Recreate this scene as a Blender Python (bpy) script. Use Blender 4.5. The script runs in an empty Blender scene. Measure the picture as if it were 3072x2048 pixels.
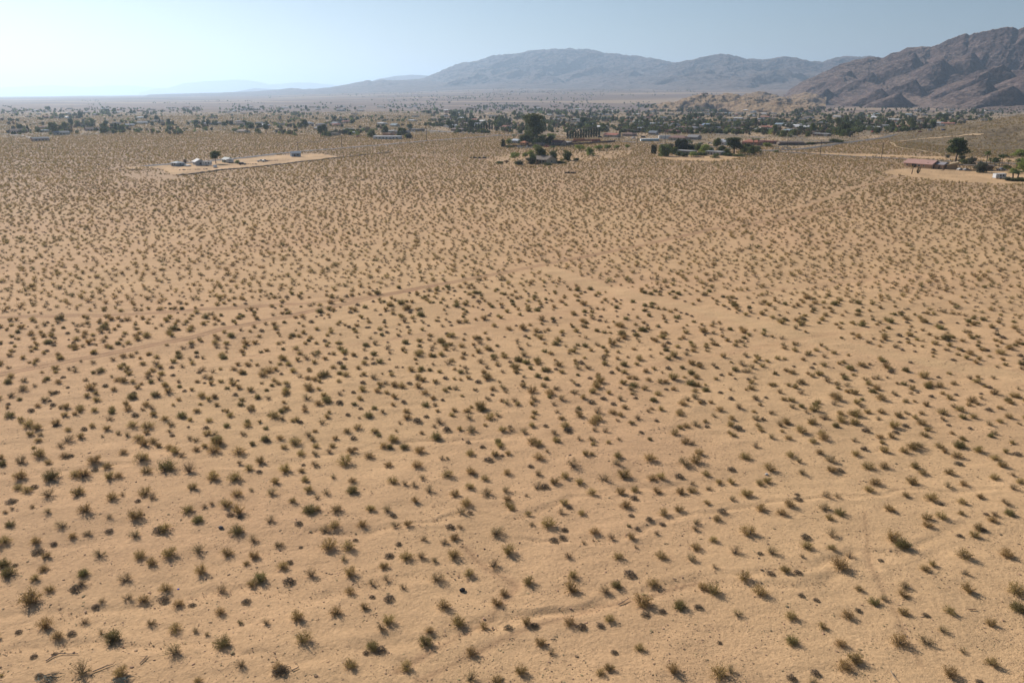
import bpy, math, random
import numpy as np
from mathutils import Vector, Matrix

# ---------------------------------------------------------------- camera, sky, sun, exposure
scene = bpy.context.scene
CAMZ = 45.0
F = 2347.0                       # focal length in photo pixels (3072 wide)
PITCH = math.atan((1024 - 290) / F)
cam_d = bpy.data.cameras.new("camera"); cam = bpy.data.objects.new("camera", cam_d)
scene.collection.objects.link(cam); scene.camera = cam
cam.location = (0, 0, CAMZ); cam.rotation_euler = (math.pi / 2 - PITCH, 0, 0)
cam_d.sensor_width = 36.0; cam_d.lens = 36.0 * F / 3072.0
cam_d.clip_start = 0.5; cam_d.clip_end = 150000.0

SUN_AZ = 43.0                    # degrees left of the view direction
SUN_EL = 30.0
world = bpy.data.worlds.new("World"); scene.world = world; world.use_nodes = True
wn = world.node_tree.nodes; wl = world.node_tree.links
bg = wn["Background"]; sky = wn.new("ShaderNodeTexSky"); sky.sky_type = 'NISHITA'
sky.sun_disc = False; sky.sun_elevation = math.radians(SUN_EL)
sky.sun_rotation = math.radians(-SUN_AZ); sky.altitude = 900
sky.air_density = 1.0; sky.dust_density = 0.8; sky.ozone_density = 1.6
wl.new(sky.outputs[0], bg.inputs[0]); bg.inputs[1].default_value = 0.058

sd = bpy.data.lights.new("sun", 'SUN'); sun = bpy.data.objects.new("sun", sd)
scene.collection.objects.link(sun)
sd.energy = 5.0; sd.angle = math.radians(0.53); sd.color = (1.0, 0.94, 0.87)
az = math.radians(SUN_AZ); el = math.radians(SUN_EL)
to_sun = Vector((-math.sin(az) * math.cos(el), math.cos(az) * math.cos(el), math.sin(el)))
sun.rotation_euler = to_sun.to_track_quat('Z', 'Y').to_euler()
scene.view_settings.view_transform = 'Standard'; scene.view_settings.look = 'None'
scene.view_settings.exposure = 0.34; scene.view_settings.gamma = 1.0
scene.cycles.use_denoising = True
scene.cycles.max_bounces = 6; scene.cycles.volume_bounces = 1
scene.cycles.diffuse_bounces = 3; scene.cycles.transparent_max_bounces = 8

# ---------------------------------------------------------------- helpers
RNG = np.random.default_rng(7)
random.seed(7)
COL = scene.collection

def tag(o, label=None, cat=None, group=None, kind=None):
    if label: o['label'] = label
    if cat: o['category'] = cat
    if group: o['group'] = group
    if kind: o['kind'] = kind
    return o

def empty(name, loc, rz=0.0, scale=1.0):
    o = bpy.data.objects.new(name, None); COL.objects.link(o)
    o.location = loc; o.rotation_euler = (0, 0, rz); o.scale = (scale,) * 3
    o.empty_display_size = 0.3
    return o

def np_mesh(name, V, Fc, mats=(), midx=None, smooth=False):
    """mesh from vertex array and a list/array of faces (tri or quad arrays)"""
    V = np.asarray(V, np.float32)
    me = bpy.data.meshes.new(name)
    if isinstance(Fc, np.ndarray):
        n, k = Fc.shape
        me.vertices.add(len(V)); me.vertices.foreach_set("co", V.ravel())
        me.loops.add(n * k); me.loops.foreach_set("vertex_index", Fc.astype(np.int32).ravel())
        me.polygons.add(n)
        me.polygons.foreach_set("loop_start", np.arange(0, n * k, k, dtype=np.int32))
        try: me.polygons.foreach_set("loop_total", np.full(n, k, np.int32))
        except Exception: pass
    else:
        me.from_pydata([tuple(map(float, v)) for v in V], [], [tuple(int(i) for i in f) for f in Fc])
    for m in mats: me.materials.append(m)
    if midx is not None: me.polygons.foreach_set("material_index", np.asarray(midx, np.int32))
    if smooth: me.polygons.foreach_set("use_smooth", np.ones(len(me.polygons), bool))
    me.update(calc_edges=True); me.validate()
    return me

def link(name, me, parent=None, loc=None):
    o = bpy.data.objects.new(name, me); COL.objects.link(o)
    if parent is not None: o.parent = parent
    if loc is not None: o.location = loc
    return o

class MB:
    """collects boxes, prisms, tubes into one mesh"""
    def __init__(s): s.v = []; s.f = []; s.m = []
    def add(s, vs, fs, mi=0):
        b = len(s.v); s.v += [tuple(v) for v in vs]
        s.f += [tuple(i + b for i in f) for f in fs]; s.m += [mi] * len(fs)
    def box(s, c, d, rz=0.0, mi=0, taper=1.0):
        cx, cy, cz = c; hx, hy, hz = d[0] / 2, d[1] / 2, d[2] / 2
        vs = []
        for z, t in ((-hz, 1.0), (hz, taper)):
            for x, y in ((-hx, -hy), (hx, -hy), (hx, hy), (-hx, hy)):
                x *= t; y *= t
                vs.append((cx + x * math.cos(rz) - y * math.sin(rz), cy + x * math.sin(rz) + y * math.cos(rz), cz + z))
        s.add(vs, [(3, 2, 1, 0), (4, 5, 6, 7), (0, 1, 5, 4), (1, 2, 6, 5), (2, 3, 7, 6), (3, 0, 4, 7)], mi)
    def tube(s, pts, rads, n=6, mi=0):
        vs = []; fs = []
        pts = [Vector(p) for p in pts]
        for i, p in enumerate(pts):
            d = (pts[min(i + 1, len(pts) - 1)] - pts[max(i - 1, 0)]).normalized()
            a = d.cross(Vector((0, 0, 1)) if abs(d.z) < 0.9 else Vector((1, 0, 0))).normalized(); b = d.cross(a)
            for k in range(n):
                t = 2 * math.pi * k / n
                vs.append(p + (a * math.cos(t) + b * math.sin(t)) * rads[i])
        for i in range(len(pts) - 1):
            for k in range(n):
                k2 = (k + 1) % n
                fs.append((i * n + k, i * n + k2, (i + 1) * n + k2, (i + 1) * n + k))
        fs.append(tuple(range(n - 1, -1, -1))); fs.append(tuple((len(pts) - 1) * n + k for k in range(n)))
        s.add(vs, fs, mi)
    def prism(s, prof, y0, y1, mi=0):
        """profile in x,z extruded along y"""
        n = len(prof)
        vs = [(x, y0, z) for x, z in prof] + [(x, y1, z) for x, z in prof]
        fs = [tuple(range(n)), tuple(range(2 * n - 1, n - 1, -1))]
        for k in range(n):
            k2 = (k + 1) % n; fs.append((k2, k, n + k, n + k2))
        s.add(vs, fs, mi)
    def mesh(s, name, mats, smooth=False):
        me = np_mesh(name, np.array(s.v), s.f, mats, s.m, smooth)
        return me
    def build(s, name, mats, parent=None, smooth=False):
        if not isinstance(mats, (list, tuple)): mats = [mats]
        return link(name, s.mesh(name, mats, smooth), parent)

# numpy gradient noise ------------------------------------------------------
def _hash(ix, iy, seed):
    h = (ix.astype(np.int64) * 374761393 + iy.astype(np.int64) * 668265263 + seed * 2246822519) & 0xFFFFFFFF
    h = ((h ^ (h >> 13)) * 1274126177) & 0xFFFFFFFF
    return h ^ (h >> 16)

def noise(x, y, seed=0):
    x = np.asarray(x, float); y = np.asarray(y, float)
    x0 = np.floor(x); y0 = np.floor(y); fx = x - x0; fy = y - y0
    u = fx * fx * fx * (fx * (fx * 6 - 15) + 10); v = fy * fy * fy * (fy * (fy * 6 - 15) + 10)
    def g(ix, iy, dx, dy):
        a = (_hash(ix, iy, seed) & 1023) * (2 * math.pi / 1024)
        return np.cos(a) * dx + np.sin(a) * dy
    a = g(x0, y0, fx, fy); b = g(x0 + 1, y0, fx - 1, fy)
    c = g(x0, y0 + 1, fx, fy - 1); d = g(x0 + 1, y0 + 1, fx - 1, fy - 1)
    return 1.5 * ((a * (1 - u) + b * u) * (1 - v) + (c * (1 - u) + d * u) * v)

def fbm(x, y, oct=4, seed=0, gain=0.5):
    r = 0; a = 1.0; f = 1.0
    for i in range(oct):
        r = r + a * noise(x * f, y * f, seed + i * 17); a *= gain; f *= 2.03
    return r

def ridged(x, y, oct=4, seed=0, gain=0.5):
    r = 0; a = 1.0; f = 1.0; s = 0
    for i in range(oct):
        r = r + a * (1 - np.abs(noise(x * f, y * f, seed + i * 31)) * 1.6); s += a; a *= gain; f *= 2.1
    return r / s

def sstep(a, b, x):
    t = np.clip((x - a) / (b - a), 0, 1); return t * t * (3 - 2 * t)

# terrain ----------------------------------------------------------------
AZP = [-2500, 0, 500, 800, 1100, 1500, 2300, 3072, 6000]
AZV = [0.10, 0.13, 0.21, 0.34, 0.62, 0.95, 1.0, 1.05, 1.05]
def px_of(x, y):                       # photo column of a far ground direction
    return 1536 + F / math.cos(PITCH) * np.asarray(x) / np.maximum(np.asarray(y), 1.0)

WASH = []                              # filled below: (polyline, half width, depth)
def H(x, y):
    x = np.asarray(x, float); y = np.asarray(y, float)
    d = np.hypot(x, y)
    A = np.interp(px_of(x, y), AZP, AZV)
    e = np.clip(d - 3000, 0, 12000)
    fan = 0.0245 * A * (np.sqrt(e * e + 500.0 ** 2) - 500.0)
    near = 0.30 * fbm(x / 38, y / 26, 3, 3) + 0.075 * fbm(x / 4.2 + 9, y / 2.6, 2, 5)
    near = near + 0.05 * ridged(x / 9 + 4, y / 5.5, 2, 8) * 1.0
    far = 2.2 * fbm(x / 520, y / 420, 3, 11) * sstep(900, 2600, d)
    far = far + 9 * fbm(x / 2600, y / 1500, 2, 21) * sstep(4000, 9000, d)
    return fan + near + far

def hill_right(x, y):                  # the dark hillside at the right edge
    x = np.asarray(x, float); y = np.asarray(y, float)
    u = (x - 760) / 330.0; v = (y - 830) / 270.0
    r = np.sqrt(u * u + v * v)
    z = 60 * (1 - sstep(0.0, 1.22, r)) ** 1.0
    z = z + (3.0 * fbm(x / 70, y / 60, 4, 41) + 2.2 * (ridged(x / 55, y / 45, 3, 42) - .6)) * sstep(1.25, 0.8, r)
    return z - 2.0

def zrow(y, row):
    dy = (1024 - np.asarray(row, float)) / F
    return CAMZ + y * (-math.sin(PITCH) + dy * math.cos(PITCH)) / (math.cos(PITCH) + dy * math.sin(PITCH))

TANK_HILLS = [(2112, 275, 2850, 150), (2075, 287, 2800, 110), (2185, 273, 2950, 150), (2150, 285, 2800, 110),
              (2245, 282, 2900, 120), (2230, 291, 2700, 90), (2260, 298, 2650, 90), (2330, 300, 2620, 95), (2362, 304, 2620, 80),
              (2280, 268, 3600, 150), (2340, 286, 3200, 120), (2400, 293, 3200, 110), (2020, 302, 2780, 110), (2420, 272, 3900, 130)]
def _tank():
    out = []
    for px, row, d, r in TANK_HILLS:
        a = (px - 1536) * math.cos(PITCH) / F; y = d / math.hypot(1, a); x = a * y
        z = float(zrow(y, row))
        out.append((x, y, z, r))
    return out
TANKP = _tank()
def hill_tank(x, y):
    x = np.asarray(x, float); y = np.asarray(y, float)
    z = np.full(x.shape, -40.0)
    n = fbm(x / 90, y / 120, 4, 51)
    for i, (cx, cy, cz, r) in enumerate(TANKP):
        rr = np.hypot(x - cx, (y - cy) * 0.7) * (1 + 0.35 * n)
        g = H(np.array(cx), np.array(cy))
        z = np.maximum(z, g + .84 * (cz - g) * np.minimum(1.0, 1.14 - (rr / r)))
    z = np.maximum(z, H(x, y) - 6)
    g = H(x, y)
    return z + (7.0 * (ridged(x / 60, y / 80, 4, 55) - .62) + 3.0 * fbm(x / 22, y / 30, 3, 56)) * sstep(0, 10, z - g)

def HT(x, y):
    z = H(x, y)
    x = np.asarray(x, float); y = np.asarray(y, float)
    m = (x > 200) & (y > 500) & (y < 1300)
    if np.any(m): z = np.where(m, np.maximum(z, hill_right(x, y)), z)
    m = (y > 2200) & (y < 4300) & (x > 350) & (x < 1900)
    if np.any(m): z = np.where(m, np.maximum(z, hill_tank(x, y)), z)
    return z

_TS = np.geomspace(45, 30000, 1100)
def P(px, py):
    """photo pixel -> point on the terrain"""
    dx = (px - 1536) / F; dy = (1024 - py) / F
    D = np.array([dx, math.cos(PITCH) + dy * math.sin(PITCH), -math.sin(PITCH) + dy * math.cos(PITCH)])
    X = _TS[:, None] * D[None, :]
    g = X[:, 2] + CAMZ - HT(X[:, 0], X[:, 1])
    k = np.argmax(g < 0)
    if k == 0: k = len(_TS) - 1
    t = _TS[k - 1] + (_TS[k] - _TS[k - 1]) * g[k - 1] / max(1e-6, (g[k - 1] - g[k]))
    p = t * D
    return Vector((float(p[0]), float(p[1]), float(HT(p[0], p[1]))))
def P0(px, py):
    """photo pixel -> point on the plane z=0 (vectorised)"""
    px = np.asarray(px, float); py = np.asarray(py, float)
    dx = (px - 1536) / F; dy = (1024 - py) / F
    Dy = math.cos(PITCH) + dy * math.sin(PITCH); Dz = -math.sin(PITCH) + dy * math.cos(PITCH)
    t = -CAMZ / Dz
    return t * dx, t * Dy
def proj(x, y, z=0.0):
    """world -> photo pixel"""
    x = np.asarray(x, float); y = np.asarray(y, float); z = np.asarray(z, float) - CAMZ
    zc = y * math.cos(PITCH) - z * math.sin(PITCH); yc = y * math.sin(PITCH) + z * math.cos(PITCH)
    zc = np.where(zc > 1, zc, 1)
    return 1536 + F * x / zc, 1024 - F * yc / zc
def mpp(p):                             # metres per photo pixel at a point
    return (p.y * math.cos(PITCH) - (p.z - CAMZ) * math.sin(PITCH)) / F

# materials ----------------------------------------------------------------
MATS = {}
def mat(name, col, rough=0.85, var=0.12, nscale=3.0, metallic=0.0, bump=0.0, spec=0.3, rnd=0.0, col2=None):
    if name in MATS: return MATS[name]
    m = bpy.data.materials.new(name); m.use_nodes = True; nt = m.node_tree; N = nt.nodes; L = nt.links
    b = N["Principled BSDF"]; b.inputs["Roughness"].default_value = rough; b.inputs["Metallic"].default_value = metallic
    b.inputs["Specular IOR Level"].default_value = spec
    tc = N.new("ShaderNodeTexCoord"); nz = N.new("ShaderNodeTexNoise"); nz.inputs["Scale"].default_value = nscale
    nz.inputs["Detail"].default_value = 5
    L.new(tc.outputs["Object"], nz.inputs["Vector"])
    mx = N.new("ShaderNodeMix"); mx.data_type = 'RGBA'
    c2 = col2 if col2 else tuple(min(1, c * (1 + 2 * var)) for c in col)
    mx.inputs[6].default_value = (*(col if col2 else [c * (1 - 2 * var) for c in col]), 1)
    mx.inputs[7].default_value = (*c2, 1)
    L.new(nz.outputs[0], mx.inputs[0])
    out = mx.outputs[2]
    if rnd > 0:
        oi = N.new("ShaderNodeObjectInfo"); hs = N.new("ShaderNodeHueSaturation")
        mr = N.new("ShaderNodeMapRange"); mr.inputs[3].default_value = 1 - rnd; mr.inputs[4].default_value = 1 + rnd
        L.new(oi.outputs["Random"], mr.inputs[0]); L.new(mr.outputs[0], hs.inputs["Value"])
        mr2 = N.new("ShaderNodeMapRange"); mr2.inputs[3].default_value = 0.5 - rnd * .06; mr2.inputs[4].default_value = 0.5 + rnd * .06
        mul = N.new("ShaderNodeMath"); mul.operation = 'MULTIPLY'; mul.inputs[1].default_value = 7.31
        fr = N.new("ShaderNodeMath"); fr.operation = 'FRACT'
        L.new(oi.outputs["Random"], mul.inputs[0]); L.new(mul.outputs[0], fr.inputs[0]); L.new(fr.outputs[0], mr2.inputs[0])
        L.new(mr2.outputs[0], hs.inputs["Hue"]); L.new(out, hs.inputs["Color"]); out = hs.outputs[0]
    L.new(out, b.inputs["Base Color"])
    if bump > 0:
        bp = N.new("ShaderNodeBump"); bp.inputs["Strength"].default_value = bump; bp.inputs["Distance"].default_value = 0.1
        L.new(nz.outputs[0], bp.inputs["Height"]); L.new(bp.outputs[0], b.inputs["Normal"])
    MATS[name] = m; return m

def leaf_mat(name, col, col2, rnd=0.15, trans=0.32, nscale=1.2):
    if name in MATS: return MATS[name]
    m = mat(name, col, rough=0.8, spec=0.15, rnd=rnd, col2=col2, nscale=nscale)
    nt = m.node_tree; N = nt.nodes; L = nt.links; b = N["Principled BSDF"]
    src = b.inputs["Base Color"].links[0].from_socket
    tr = N.new("ShaderNodeBsdfTranslucent"); L.new(src, tr.inputs[0])
    ms = N.new("ShaderNodeMixShader"); ms.inputs[0].default_value = trans
    L.new(b.outputs[0], ms.inputs[1]); L.new(tr.outputs[0], ms.inputs[2])
    L.new(ms.outputs[0], N["Material Output"].inputs[0])
    return m
# ---------------------------------------------------------------- ground
def seg_dist(x, y, pts):
    """distance and side offset to a polyline of world points, vectorised"""
    best = np.full(x.shape, 1e9)
    for (ax, ay), (bx, by) in zip(pts[:-1], pts[1:]):
        dx, dy = bx - ax, by - ay; L2 = dx * dx + dy * dy
        t = np.clip(((x - ax) * dx + (y - ay) * dy) / L2, 0, 1)
        d = np.hypot(x - ax - t * dx, y - ay - t * dy)
        best = np.minimum(best, d)
    return best
def wpts(L): return [tuple(float(v) for v in P0(a, b)) for a, b in L]
def inside(x, y, poly):
    c = np.zeros(x.shape, bool); n = len(poly); j = n - 1
    for i in range(n):
        xi, yi = poly[i]; xj, yj = poly[j]
        if abs(yi - yj) > 1e-9:
            c ^= ((yi > y) != (yj > y)) & (x < (xj - xi) * (y - yi) / (yj - yi) + xi)
        j = i
    return c

TRACKS = [  # polyline in photo pixels, half width in metres, strength
    ([(-400, 1210), (0, 1126), (196, 1087), (457, 1034), (568, 1015), (653, 992), (784, 966), (914, 940), (1110, 894), (1306, 858), (1480, 826), (1600, 800), (1699, 780), (1928, 737), (2124, 691), (2385, 649), (2568, 613)], 1.2, 0.8),
    ([(-300, 965), (98, 950), (392, 942), (718, 924), (980, 904), (1143, 886), (1306, 858)], 1.15, 0.8),
    ([(1640, 806), (1732, 842), (1993, 907), (2189, 953), (2385, 1005), (2581, 1051), (2842, 1096), (3200, 1160)], 2.6, 0.45),
    ([(1993, 907), (2300, 870), (2600, 840), (3072, 800)], 1.0, 0.35),
    ([(700, 1075), (1000, 1040), (1400, 985), (1700, 935)], 0.8, 0.35),
    ([(1900, 1105), (2200, 1060), (2420, 1015), (2700, 970)], 0.8, 0.35),
    ([(1400, 1640), (1560, 1750), (1480, 1850), (1200, 2010)], 0.22, 0.5),
    ([(2600, 1530), (2608, 1700), (2660, 1800), (2760, 2000)], 0.16, 0.3),
    ([(1250, 2048), (1500, 1920), (1800, 1820), (2100, 1740)], 0.2, 0.4),
    ([(1173, 458), (1260, 466), (1370, 480), (1500, 476), (1560, 470)], 2.0, 0.6),
    ([(2380, 630), (2580, 560), (2700, 530)], 1.3, 0.3),
]
TRW = [(wpts(a), b, c) for a, b, c in TRACKS]
WASHES = [([(0, 1830), (300, 1820), (650, 1790), (1000, 1755), (1300, 1740), (1550, 1745)], .9),
          ([(900, 1610), (1250, 1575), (1530, 1560), (1700, 1500), (2050, 1440)], .7),
          ([(0, 1960), (250, 1935), (500, 1925), (900, 1990), (1060, 1965), (1250, 1930), (1550, 1845), (1900, 1820), (2200, 1750), (2600, 1720)], .8),
          ([(1550, 1620), (1900, 1590), (2100, 1530), (2500, 1490), (3000, 1470)], .6),
          ([(0, 1420), (400, 1400), (800, 1395), (1200, 1330), (1600, 1300)], .9),
          ([(1500, 1870), (1850, 1800), (2300, 1700), (2700, 1660), (2900, 1580)], .7)]
WSW = [(wpts(a), b) for a, b in WASHES]

LOT = [(350, 505), (520, 494), (640, 484), (780, 470), (935, 460), (990, 466), (1020, 471), (860, 495), (700, 511), (560, 525), (530, 527), (470, 505)]
LOT2 = [(2660, 512), (2720, 507), (2860, 508), (3000, 512), (3300, 505), (3300, 560), (3072, 552), (2960, 550), (2860, 545), (2740, 533), (2640, 520)]
LOT3 = [(1450, 480), (1530, 462), (1640, 470), (1760, 455), (1900, 452), (1880, 470), (1700, 492), (1530, 500)]
LOT4 = [(1960, 470), (2090, 465), (2210, 462), (2240, 474), (2120, 486), (2010, 480)]
LOT5 = [(2430, 458), (2700, 466), (3072, 478), (3300, 482), (3300, 490), (3072, 486), (2700, 473), (2440, 464)]
LOT6 = [(340, 515), (520, 512), (560, 540), (400, 540)]
LOTS = [wpts(l) for l in (LOT, LOT2, LOT4, LOT5)]
LOT3W = wpts(LOT3)
LOT6W = wpts(LOT6)
ROADS = {
 'main_road': ([(3500, 511), (3072, 493), (2846, 484), (2714, 478), (2486, 466), (2330, 455), (2130, 441), (1978, 432), (1808, 421), (1689, 416), (1500, 406), (1400, 400), (1250, 391)], 4.2),
 'side_road': ([(430, 500), (700, 477), (900, 455), (1027, 445), (1278, 424), (1500, 407), (1600, 400)], 3.6),
 'branch_road': ([(2300, 452), (2400, 449), (2543, 428), (2743, 403), (2900, 391)], 4.0)}
RDW = {k: (wpts(a), b) for k, (a, b) in ROADS.items()}
DIRT_EDGE = wpts([(530, 527), (570, 523), (700, 508), (856, 492), (1027, 472), (1173, 458)])
TOWNPOLY = [(1290, 402), (1480, 395), (1700, 412), (1900, 422), (2150, 440), (2300, 440), (2420, 446), (2560, 424), (2760, 400), (3000, 384), (3400, 375), (3400, 300), (1300, 325)]
TOWNW = wpts(TOWNPOLY)
TOWNL = wpts([(-600, 395), (60, 418), (330, 402), (500, 396), (800, 400), (1000, 405), (1290, 402), (1300, 325), (-600, 330)])

DARKW = wpts([(2690, 430), (2760, 421), (2950, 404), (3300, 395), (3300, 475), (3072, 474), (2870, 466), (2760, 455), (2700, 446)])
def scrub_mask(x, y):
    """1 where bushes grow"""
    m = np.ones(x.shape)
    for pts, hw, s in TRW:
        if hw > 0.5: m *= sstep(hw * 0.9, hw + 1.0, seg_dist(x, y, pts))
    for pts, hw in RDW.values(): m *= sstep(hw + 1, hw + 3.5, seg_dist(x, y, pts))
    for l in LOTS: m *= np.where(inside(x, y, l), 0.0, 1.0)
    m *= np.where(inside(x, y, LOT6W), 0.25, 1.0)
    m *= np.where(inside(x, y, LOT3W), 0.45, 1.0)
    return m

def build_ground():
    ys = [-80, -40, -10, 10, 22, 30, 36]
    y = 40.0
    while y < 50000:
        ys.append(y)
        dy = max(0.2, y * y / (66000.0 if y < 420 else 33000.0))
        if y < 6500: dy = min(dy, 45)
        elif y < 16000: dy = min(dy, 140)
        else: dy = 1500
        y += dy
    ys = np.array(ys); nc = 1050
    s = np.linspace(-1, 1, nc)
    W = np.maximum(ys, 0) * 0.86 + 45
    X = s[None, :] * W[:, None]; Y = np.repeat(ys[:, None], nc, 1)
    Z = H(X, Y)
    near = (ys < 140)
    # shallow washes cut in the sand, wheel tracks
    sub = slice(0, int(near.sum()))
    xs, yy = X[sub], Y[sub]
    wob = fbm(xs / 11, yy / 11, 3, 77) * 2.2
    for pts, hw in WSW:
        d = seg_dist(xs + wob, yy + wob, pts)
        Z[sub] -= 0.08 * np.exp(-(d / (hw * 0.8)) ** 2) - 0.02 * np.exp(-((d - hw * 1.7) / (hw * .6)) ** 2)
    # colour
    sand = np.array([0.565, 0.364, 0.194]); pink = np.array([0.550, 0.338, 0.188]); pale = np.array([0.57, 0.385, 0.205])
    n1 = fbm(X / 60, Y / 60, 3, 61)[..., None]; n2 = .5 * fbm(X / 7, Y / 7, 3, 63)[..., None]
    C = sand + (pink - sand) * np.clip(0.25 + .6 * n1 + 0.25 * (-(X[..., None]) / (np.abs(Y[..., None]) + 30)), 0, 1)
    C = C * (1 + 0.05 * n2)
    d = np.hypot(X, Y)
    C = C + (np.array([0.34, 0.238, 0.160]) - C) * (sstep(150, 700, d) * (0.72 + .12 * sstep(200, -300, X)))[..., None]
    # far plain: sparse creosote cover mixes with soil
    far = sstep(1300, 2700, d)[..., None]
    fc = np.array([0.200, 0.145, 0.115]) * (1 + 0.18 * fbm(X / 300, Y / 300, 4, 71)[..., None])
    streak = sstep(0.15, 0.5, fbm(X / 2600, Y / 500, 3, 73))[..., None]
    fc = fc * (1 - streak) + np.array([0.34, 0.245, 0.165]) * streak
    dk = (sstep(0.25, 0.55, fbm(X / 1500 + 5, Y / 380, 3, 75)) * sstep(5000, 8000, d))[..., None]
    fc = fc * (1 - 0.5 * dk)
    C = C * (1 - far) + fc * far
    msk = (ys > 100) & (ys < 2500)
    i0, i1 = np.where(msk)[0][[0, -1]]; sl = slice(0, i1 + 1)
    xs, yy = X[sl], Y[sl]
    wob = fbm(xs / 12, yy / 12, 2, 78) * 0.8
    for pts, hw, st in TRW:
        dd = seg_dist(xs + wob, yy + wob, pts)
        k = (1 - sstep(hw * 0.7, hw + 0.5 + yy / 500, dd)) * st
        k = k * (0.75 + 0.5 * fbm(xs / 3, yy / 9, 2, 79))
        tc = np.array([0.485, 0.285, 0.158]) if hw < 2.5 else pale
        rut = np.exp(-((dd - hw * .55) / (0.22 + yy / 1800)) ** 2) * (hw > 1.1) * (hw < 2.5)
        kk = np.clip(k, 0, 1)[..., None]
        C[sl] = C[sl] * (1 - kk) + tc * kk
        C[sl] *= (1 - 0.45 * rut * st)[..., None]
        if hw < .5: C[sl] *= (1 - 0.22 * np.exp(-(dd / .18) ** 2))[..., None]
        Z[sl] -= 0.05 * kk[..., 0]
    ins = inside(xs + wob * 2, yy + wob * 2, LOT3W)[..., None] * 0.4
    C[sl] = C[sl] * (1 - ins) + np.array([0.54, 0.352, 0.185]) * ins
    for l in LOTS:
        ins = inside(xs + wob * 2, yy + wob * 2, l)[..., None] * 0.85
        tone = 1 + .22 * fbm(xs / 16, yy / 30, 4, 95)[..., None] - .22 * np.exp(-((np.abs(((xs * .8 + yy * .55) / 17) % 1 - .5) - .06) / .02) ** 2)[..., None] * (noise(xs / 40, yy / 60, 96)[..., None] > 0)
        C[sl] = C[sl] * (1 - ins) + np.array([0.53, 0.345, 0.185]) * tone * ins
    dd_ = inside(xs + wob * 3, yy + wob * 3, DARKW)[..., None] * 0.9
    C[sl] = C[sl] * (1 - dd_) + np.array([0.20, 0.15, 0.098]) * (1 + .25 * fbm(xs / 20, yy / 20, 3, 93)[..., None]) * dd_
    for l in (TOWNW, TOWNL):
        ins = inside(xs, yy, l)[..., None] * 0.8
        tn = sstep(-.1, .35, fbm(xs / 45, yy / 70, 3, 91))[..., None]
        C[sl] = C[sl] * (1 - ins) + (np.array([0.19, 0.155, 0.105]) * (1 - tn) + np.array([0.42, 0.30, 0.19]) * tn) * ins
    me_idx = np.arange(len(ys) * nc).reshape(len(ys), nc)
    Fq = np.stack([me_idx[:-1, :-1], me_idx[:-1, 1:], me_idx[1:, 1:], me_idx[1:, :-1]], -1).reshape(-1, 4)
    m = bpy.data.materials.new("desert_sand"); m.use_nodes = True; N = m.node_tree.nodes; L = m.node_tree.links
    b = N["Principled BSDF"]; b.inputs["Roughness"].default_value = 0.95; b.inputs["Specular IOR Level"].default_value = 0.1
    at = N.new("ShaderNodeAttribute"); at.attribute_name = "soil"
    tc = N.new("ShaderNodeNewGeometry")
    nz = N.new("ShaderNodeTexNoise"); nz.inputs["Scale"].default_value = 2.6; nz.inputs["Detail"].default_value = 7; nz.inputs["Roughness"].default_value = 0.62
    L.new(tc.outputs["Position"], nz.inputs["Vector"])
    nf = N.new("ShaderNodeTexNoise"); nf.inputs["Scale"].default_value = 0.11; nf.inputs["Detail"].default_value = 4
    L.new(tc.outputs["Position"], nf.inputs["Vector"])
    # dark crumbs / clods
    vo = N.new("ShaderNodeTexVoronoi"); vo.inputs["Scale"].default_value = 1.7; vo.inputs["Randomness"].default_value = 1.0
    L.new(tc.outputs["Position"], vo.inputs["Vector"])
    cr = N.new("ShaderNodeMapRange"); cr.inputs[1].default_value = 0.05; cr.inputs[2].default_value = 0.16; cr.inputs[3].default_value = 0.78; cr.inputs[4].default_value = 1.0
    L.new(vo.outputs["Distance"], cr.inputs[0])
    mr = N.new("ShaderNodeMapRange"); mr.inputs[1].default_value = 0.3; mr.inputs[2].default_value = 0.7; mr.inputs[3].default_value = 0.86; mr.inputs[4].default_value = 1.13
    L.new(nz.outputs[0], mr.inputs[0])
    mr2 = N.new("ShaderNodeMapRange"); mr2.inputs[1].default_value = 0.3; mr2.inputs[2].default_value = 0.7; mr2.inputs[3].default_value = 0.93; mr2.inputs[4].default_value = 1.07
    L.new(nf.outputs[0], mr2.inputs[0])
    mu = N.new("ShaderNodeMath"); mu.operation = 'MULTIPLY'; L.new(mr.outputs[0], mu.inputs[0]); L.new(mr2.outputs[0], mu.inputs[1])
    mu2 = N.new("ShaderNodeMath"); mu2.operation = 'MULTIPLY'; L.new(mu.outputs[0], mu2.inputs[0]); L.new(cr.outputs[0], mu2.inputs[1])
    vm = N.new("ShaderNodeVectorMath"); vm.operation = 'SCALE'; L.new(at.outputs["Color"], vm.inputs[0]); L.new(mu2.outputs[0], vm.inputs["Scale"])
    L.new(vm.outputs[0], b.inputs["Base Color"])
    nb = N.new("ShaderNodeTexNoise"); nb.inputs["Scale"].default_value = 1.9; nb.inputs["Detail"].default_value = 8; nb.inputs["Roughness"].default_value = 0.7
    L.new(tc.outputs["Position"], nb.inputs["Vector"])
    bp = N.new("ShaderNodeBump"); bp.inputs["Strength"].default_value = 0.75; bp.inputs["Distance"].default_value = 0.22
    L.new(nb.outputs[0], bp.inputs["Height"]); L.new(bp.outputs[0], b.inputs["Normal"])
    me = np_mesh("desert_ground", np.stack([X, Y, Z], -1).reshape(-1, 3), Fq, [m], None, True)
    ca = me.color_attributes.new("soil", 'FLOAT_COLOR', 'POINT')
    ca.data.foreach_set("color", np.concatenate([C.reshape(-1, 3), np.ones((C.size // 3, 1))], 1).astype(np.float32).ravel())
    o = link("desert_ground", me); tag(o, kind='structure')
build_ground()

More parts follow.
